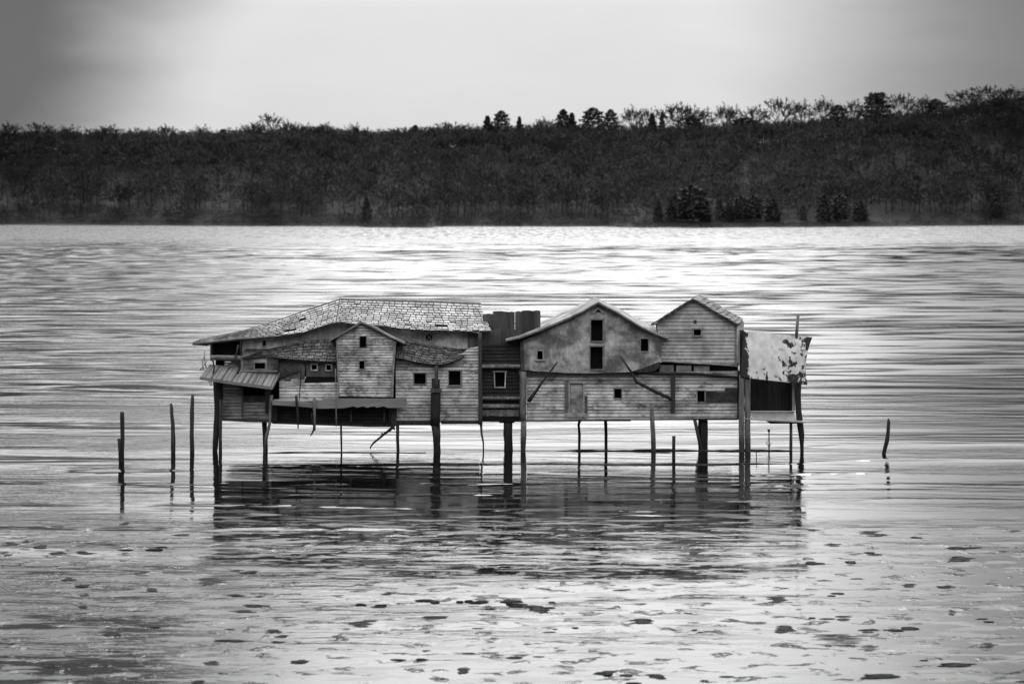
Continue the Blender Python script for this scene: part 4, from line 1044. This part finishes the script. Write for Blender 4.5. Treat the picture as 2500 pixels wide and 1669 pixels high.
boxes(E, 'side_wall', [(1935, 928, 1941, 1003, .9, .6)], 'cavity wood')
boxes(E, 'door_jamb', [(1934.5, 934, 1941, 1003, -.15, .12, 1.3)], 'weathered trim')
mb = MB(); q = [P(1832, 1003.5, 1.5), P(1819, 1021, -.75), P(1964, 1029, -.75), P(1944, 1003.5, 1.5)]
mb.prism([q[0], q[1], q[2], q[3]], (0, 0, -.08)); mb.build('floor', 'floor board', E)
slab(E, 'floor_beam', [(1873, 1029), (1960, 1032), (1960, 1034), (1880, 1034)], -.5, .5, 'dark timber')
boxes(E, 'back_board', [(1833, 1004, 1943, 1012, 1.35, .06, .8)], 'floor board')
post(E, [(1811, 915), (1810, 1000), (1811, 1100)], [7, 7.8, 8], -.65, 'grey post', seed=31, n=8, jit=.05, label='big grey square cut post, left half')
post(E, [(1825, 918), (1825, 1000), (1826, 1094)], [8, 8, 7.5], -.55, 'grey post', seed=32, n=8, jit=.05)
post(E, [(1949, 936), (1948, 965), (1950, 1000), (1953, 1030), (1957, 1062), (1958, 1088)], [8, 7.2, 7, 7.6, 6.6, 4.6], -.3, 'black post', seed=33, label='crooked black post')
post(E, [(1931, 1032), (1931, 1060), (1931, 1093)], [4, 3.8, 3.8], .3, 'grey post', seed=34)
post(E, [(1949, 768), (1946, 800), (1944, 826)], [3.6, 3.6, 4.2], .85, 'grey post', 'stove_pipe', seed=35, jit=.04)

# ---------------------------------------------------------------- loose poles and driftwood on the houses
GP = 'loose poles leaning on or hanging from the houses'
def pole(label, pts, rads, Y, mat='brown post', Y2=None, name='pole', cat='pole', seed=1, group=GP):
    q = [P(x, y, Y if Y2 is None else Y + (Y2 - Y) * i / (len(pts) - 1)) for i, (x, y) in enumerate(pts)]
    mb = MB(); mb.tube(q, [a / 37.5 for a in rads], 7, .15, seed=seed)
    return tag(mb.build(name, mat, None, True), label, cat, group)
pole('thin pole leaning right, from the corner post up across the plaster wall', [(1290, 980), (1312, 950), (1322, 935), (1361, 883)], [5.5, 4.2, 3, 1.8], -.62, 'black post', seed=1)
pole('short pole leaning left against the plaster wall right of the loft doorway', [(1513, 867), (1541, 908)], [1.7, 2.8], -.6, 'brown post', seed=2)
pole('thick pole sloping down right across the clapboards to the upright', [(1541, 908), (1554, 932), (1590, 951), (1640, 974)], [2.6, 4, 4.3, 5], -.42, 'black post', seed=3)
pole('dark pointed stake hanging below the ledge, left of the pale ones', [(723, 966), (726, 1000), (728, 1046)], [3.6, 3.8, 1.6], -1.35, 'black post', seed=4, name='stake', cat='stake')
pole('pale flat stake hanging from the ledge with a curled twig at its foot', [(767, 970), (768, 1010), (769, 1050)], [3.8, 3.4, 1.8], -1.35, 'grey post', seed=5, name='stake', cat='stake')
pole('very thin stake in front of the left corner of the dormer', [(819, 900), (820, 960), (821, 1040)], [1.2, 1.6, 1.6], -1.4, 'grey post', seed=6, name='stake', cat='stake')
pole('thin stick leaning on the pale wall left of the dormer', [(736, 896), (733, 940), (730, 979)], [1.9, 1.6, 1.1], -1.0, 'black post', seed=7, name='stick', cat='stick')
mb = MB()
for pts, r_ in (([(762, 1008), (761, 1022), (767, 1040), (766, 1050), (758, 1064)], [.05, .05, .07, .07, .03]), ([(772, 1034), (767, 1042), (763, 1036)], [.03, .05, .03])):
    mb.tube([P(x, y, -1.2) for x, y in pts], r_, 6, .25)
tag(mb.build('twig', 'black post', None, True), 'curled dark twig dangling under the ledge', 'twig', GP)
mb = MB()
for pts, r_ in (([(962, 1036), (960, 1042), (952, 1049), (940, 1058), (926, 1069), (912, 1081), (905, 1090), (904, 1096)], [.12, .10, .09, .09, .07, .06, .05, .03]),
                ([(936, 1060), (931, 1057), (930, 1059)], [.05, .04, .01]), ([(955, 1043), (964, 1047), (963, 1050)], [.06, .05, .02])):
    mb.tube([P(x, y, -.35) for x, y in pts], r_, 6, .25, seed=9)
tag(mb.build('driftwood_branch', 'black post', None, True), 'crooked bare branch hanging to the water between two thin stilts', 'branch', GP)
mb = MB()
for pts in ([(487, 904), (505, 882), (496, 870)], [(505, 900), (499, 878), (500, 856)], [(494, 880), (503, 896), (489, 903)], [(498, 905), (493, 884), (497, 872)], [(508, 924), (514, 940), (518, 941)], [(511, 922), (518, 938)]):
    mb.tube([P(x, y, -1.0) for x, y in pts], [.028] * len(pts), 5, .2)
tag(mb.build('dry_twigs', 'grey post', None, True), 'bundle of thin dry twigs caught on the left end of the awning', 'twigs', GP)
mb = MB()
for pts in ([(520, 880), (523, 898), (520, 916)], [(582, 842), (575, 870), (577, 885), (586, 896), (580, 915)], [(578, 868), (574, 880), (588, 893)], [(514, 876), (522, 884)]):
    mb.tube([P(x, y, -.95 if pts[0][1] > 860 else -.6) for x, y in pts], [.06] * len(pts), 6, .25)
tag(mb.build('frayed_rope', 'black post', None, True), 'frayed dark rope hanging over the left porch beam', 'rope', GP)

# ---------------------------------------------------------------- piles and stakes in the water
GW = 'weathered piles standing alone in the water'
def pile(label, Y, pts, rads, mat='black post', seed=1, name='pile', extra=None, cat='pile'):
    q = [P(x, y, Y) for x, y in pts]; k = (Y + 150) / F
    foot = Vector((q[-1].x, Y, 0)); e = None
    mb = MB(); q.append(q[-1] + Vector((0, 0, -2.2 - q[-1].z))); r_ = [a * k for a in rads] + [rads[-1] * k]
    mb.tube(q, r_, 9, .14, seed=seed)
    o = mb.build(name, mat, None, True)
    tag(o, label, cat, GW)
    if extra:
        m2 = MB()
        for p2, r2, g2 in extra: m2.tube([P(x, y, Y + g2) for x, y in p2], [a * k for a in r2], 7, .15, seed=seed + 5)
        c = m2.build('stub', mat, None, True); c.parent = o
    return o
def ybase(py): return 90000.0 / (py - 500) - 150
Y1 = ybase(1130)
pile('black pile farthest left with a short stub lashed to its side', Y1, [(298, 1005), (299, 1020), (299.5, 1060), (299, 1100), (299, 1131)], [6, 5.6, 5.2, 4.8, 5.4], seed=1, extra=[([(290, 1070), (292, 1100), (294, 1145)], [3.8, 4, 4], -.1)])
pile('thin dark pile with a notched top, second from the left', ybase(1105), [(417, 984), (419, 996), (419, 1010), (422, 1035), (422.5, 1070), (423, 1105)], [2.6, 4, 3.4, 4.6, 5.4, 5.2], 'brown post', seed=2)
pile('tallest lone pile, rounded at the top, nearest the slate roofed house', ybase(1104), [(470, 962), (470, 975), (469, 1000), (468.5, 1040), (469, 1104)], [3.2, 4.4, 5.6, 5.6, 5.6], 'brown post', seed=3)
pile('bent black pile standing alone right of the shed', ybase(1109), [(2169, 1021), (2170, 1030), (2168, 1055), (2166, 1075), (2160, 1096), (2158, 1109)], [2.2, 4.6, 4.4, 5.4, 5.2, 5], seed=4)
pile('short dark stub sticking up under the right of the plaster house', ybase(1118), [(1645, 1064), (1645, 1090), (1645, 1118)], [4, 4, 4], seed=5)
pile('thin stake with a knobbed top and side twigs under the shed', ybase(1102), [(1877, 1048), (1877, 1051), (1877.5, 1056), (1877.5, 1102)], [3.2, 3, 1.3, 1.7], seed=6, name='stake', cat='stake',
     extra=[([(1869, 1078), (1874, 1086), (1877, 1090)], [.6, .8, 1], 0), ([(1883, 1080), (1880, 1087), (1878, 1090)], [.6, .8, 1], 0), ([(1873, 1074), (1873, 1084)], [.5, .5], .02)])
pile('tiny thin twig standing in the water beside the big grey post', ybase(1122), [(1847, 1100), (1846.5, 1122)], [1.0, 1.3], seed=7, name='stake', cat='stake')

def log(label, pts, rads, Y):
    mb = MB(); q = [P(x, y, Y) for x, y in pts]
    for p in q: p.z = .02 + .03 * math.sin(p.x * 1.7)
    mb.tube(q, rads, 7, .3, seed=3); tag(mb.build('sunken_rail', 'black post', None, True), label, 'rail', 'long timbers lying in the water between the stilts')
log('long dark timber lying in the water between the right hand stilts', [(1352, 1099), (1420, 1099), (1500, 1099), (1580, 1099), (1650, 1099), (1760, 1099), (1860, 1099), (1934, 1099)], [.02, .05, .07, .10, .10, .09, .09, .06], -.1)
log('thin dark timber lying in the water between the left hand stilts', [(655, 1105), (700, 1105), (770, 1105), (840, 1105), (930, 1105), (1040, 1105)], [.03, .06, .05, .06, .07, .03], -1.3)

# ---------------------------------------------------------------- mud showing through the shallows
def mud(px, py, wpx, hpx, seed, tail=0):
    """a low bank broken into long thin tongues"""
    r = random.Random(seed); mb = MB()
    K = 1 if wpx < 30 else 2 if wpx < 45 else 4 if wpx < 90 else 7
    for t_ in range(K):
        if K == 1: cx, cy, ww, hh = px, py, wpx * 1.2, hpx * .7
        else:
            f = (t_ + .5) / K - .5
            ww = wpx * r.uniform(.45, .95) * (1 - abs(f) * .7); cx = px + r.uniform(-.3, .3) * (wpx - ww) + r.gauss(0, wpx * .05); cy = py + f * hpx * 1.3; hh = hpx * 1.3 / K * r.uniform(.8, 1.25)
        d = 90000.0 / (cy - 500); x = (cx - 1250) * d / F; a = ww * d / F / 2; b_ = hh * d * d / (F * CH) / 2
        N = 30; c = mb.add([(x, d - 150, .028)]); ph = [r.uniform(0, 6.28) for _ in range(4)]
        rr = [1 + .16 * math.sin(2 * q + ph[0]) + .14 * math.sin(3 * q + ph[1]) + .12 * math.sin(5 * q + ph[2]) + r.uniform(-.12, .12) for q in [6.2832 * i / N for i in range(N)]]
        for s_, z in ((.5, .024), (.85, .012), (1.0, -.004), (1.2, -.2)):
            mb.add([(x + a * s_ * rr[i] * abs(math.cos(6.2832 * i / N)) ** 1.25 * (1 if math.cos(6.2832 * i / N) > 0 else -1), d - 150 + b_ * s_ * rr[i] * math.sin(6.2832 * i / N), z + r.uniform(-.006, .006)) for i in range(N)])
        for i in range(N):
            j = (i + 1) % N; mb.face((c, c + 1 + i, c + 1 + j))
            for k in range(3): o = c + 1 + k * N; mb.face((o + i, o + N + i, o + N + j, o + j))
    return mb
BIG = [(2050, 1562, 200, 22, 'long dark mud patch near the bottom right, largest of all'), (2120, 1582, 60, 12, 'small mud patch touching the lower side of the largest one'),
 (1900, 1463, 60, 12, 'dark mud patch with stripes above the largest one'), (1915, 1535, 60, 14, 'rounded mud patch up left of the largest one'), (1310, 1486, 60, 14, 'rounded dark mud patch at bottom middle'),
 (880, 1522, 110, 14, 'broad smudged mud patch left of bottom middle'), (515, 1419, 80, 14, 'mud patch out left below the reflected house corner'), (515, 1618, 55, 8, 'short dark mud patch low on the left'),
 (375, 1438, 38, 6, 'small mud patch in the left shallows with nothing close by'), (2318, 1495, 44, 10, 'single mud patch in the dark right shallows'), (2410, 1575, 60, 10, 'mud patch at the lower right edge of the picture'),
 (1565, 1515, 80, 9, 'long flat mud patch right of bottom middle'), (1695, 1348, 28, 12, 'small black mound at the right end of the reflection')]
for i, (px, py, w_, h_, lb) in enumerate(BIG):
    tag(mud(px, py, w_, h_, 50 + i).build('mud_patch', 'wet mud', None, True), lb, 'mud patch', 'larger mud patches in the shallows')
big = MB(); r = random.Random(5)
spots = [(30, 1327, 50, 6), (65, 1321, 40, 4), (100, 1334, 44, 6), (140, 1350, 60, 5), (15, 1352, 40, 10), (200, 1346, 22, 4), (170, 1413, 44, 5), (200, 1430, 50, 4), (205, 1452, 30, 4), (205, 1481, 36, 4), (270, 1548, 60, 6), (305, 1277, 30, 4),
 (440, 1306, 60, 4), (300, 1370, 18, 3), (1440, 1428, 80, 6), (1520, 1440, 60, 3), (1780, 1420, 90, 8), (1870, 1412, 40, 4), (2120, 1300, 90, 6), (2140, 1306, 70, 5), (1985, 1294, 70, 4), (2240, 1312, 50, 3), (2340, 1338, 90, 4), (2345, 1363, 70, 9),
 (1985, 1373, 60, 4), (2080, 1372, 34, 5), (2220, 1429, 60, 7), (2310, 1432, 60, 5), (2060, 1511, 28, 5), (2230, 1533, 70, 5), (2475, 1297, 60, 4), (1480, 1642, 60, 8), (1190, 1566, 60, 7), (1600, 1650, 60, 8), (1530, 1647, 24, 8), (2150, 1650, 120, 8), (2330, 1622, 100, 6), (480, 1663, 40, 5), (120, 1625, 90, 7), (730, 1614, 50, 6), (1210, 1560, 50, 5), (620, 1478, 70, 4), (590, 1492, 80, 5), (560, 1564, 90, 4), (1060, 1507, 80, 6), (1250, 1466, 70, 4), (1130, 1636, 40, 10), (670, 1540, 60, 6), (690, 1552, 40, 4)]
for i in range(55):
    py = 1275 + 400 * r.random() ** .9; cx = r.gauss(1500, 800); k = int(r.uniform(1, 4))
    for q in range(k): spots.append((cx + r.gauss(0, 40), py + r.gauss(0, 5), r.uniform(10, 60), r.uniform(1.0, 3.4)))
for i, s_ in enumerate(spots):
    m = mud(*s_, 200 + i); n0 = len(big.v); big.v += m.v; big.f += [tuple(q + n0 for q in f) for f in m.f]; big.t += m.t
tag(big.build('mud_specks', 'wet mud', None, True), 'scattered dark specks of mud and weed in the shallow foreground', 'mud specks', kind='stuff')
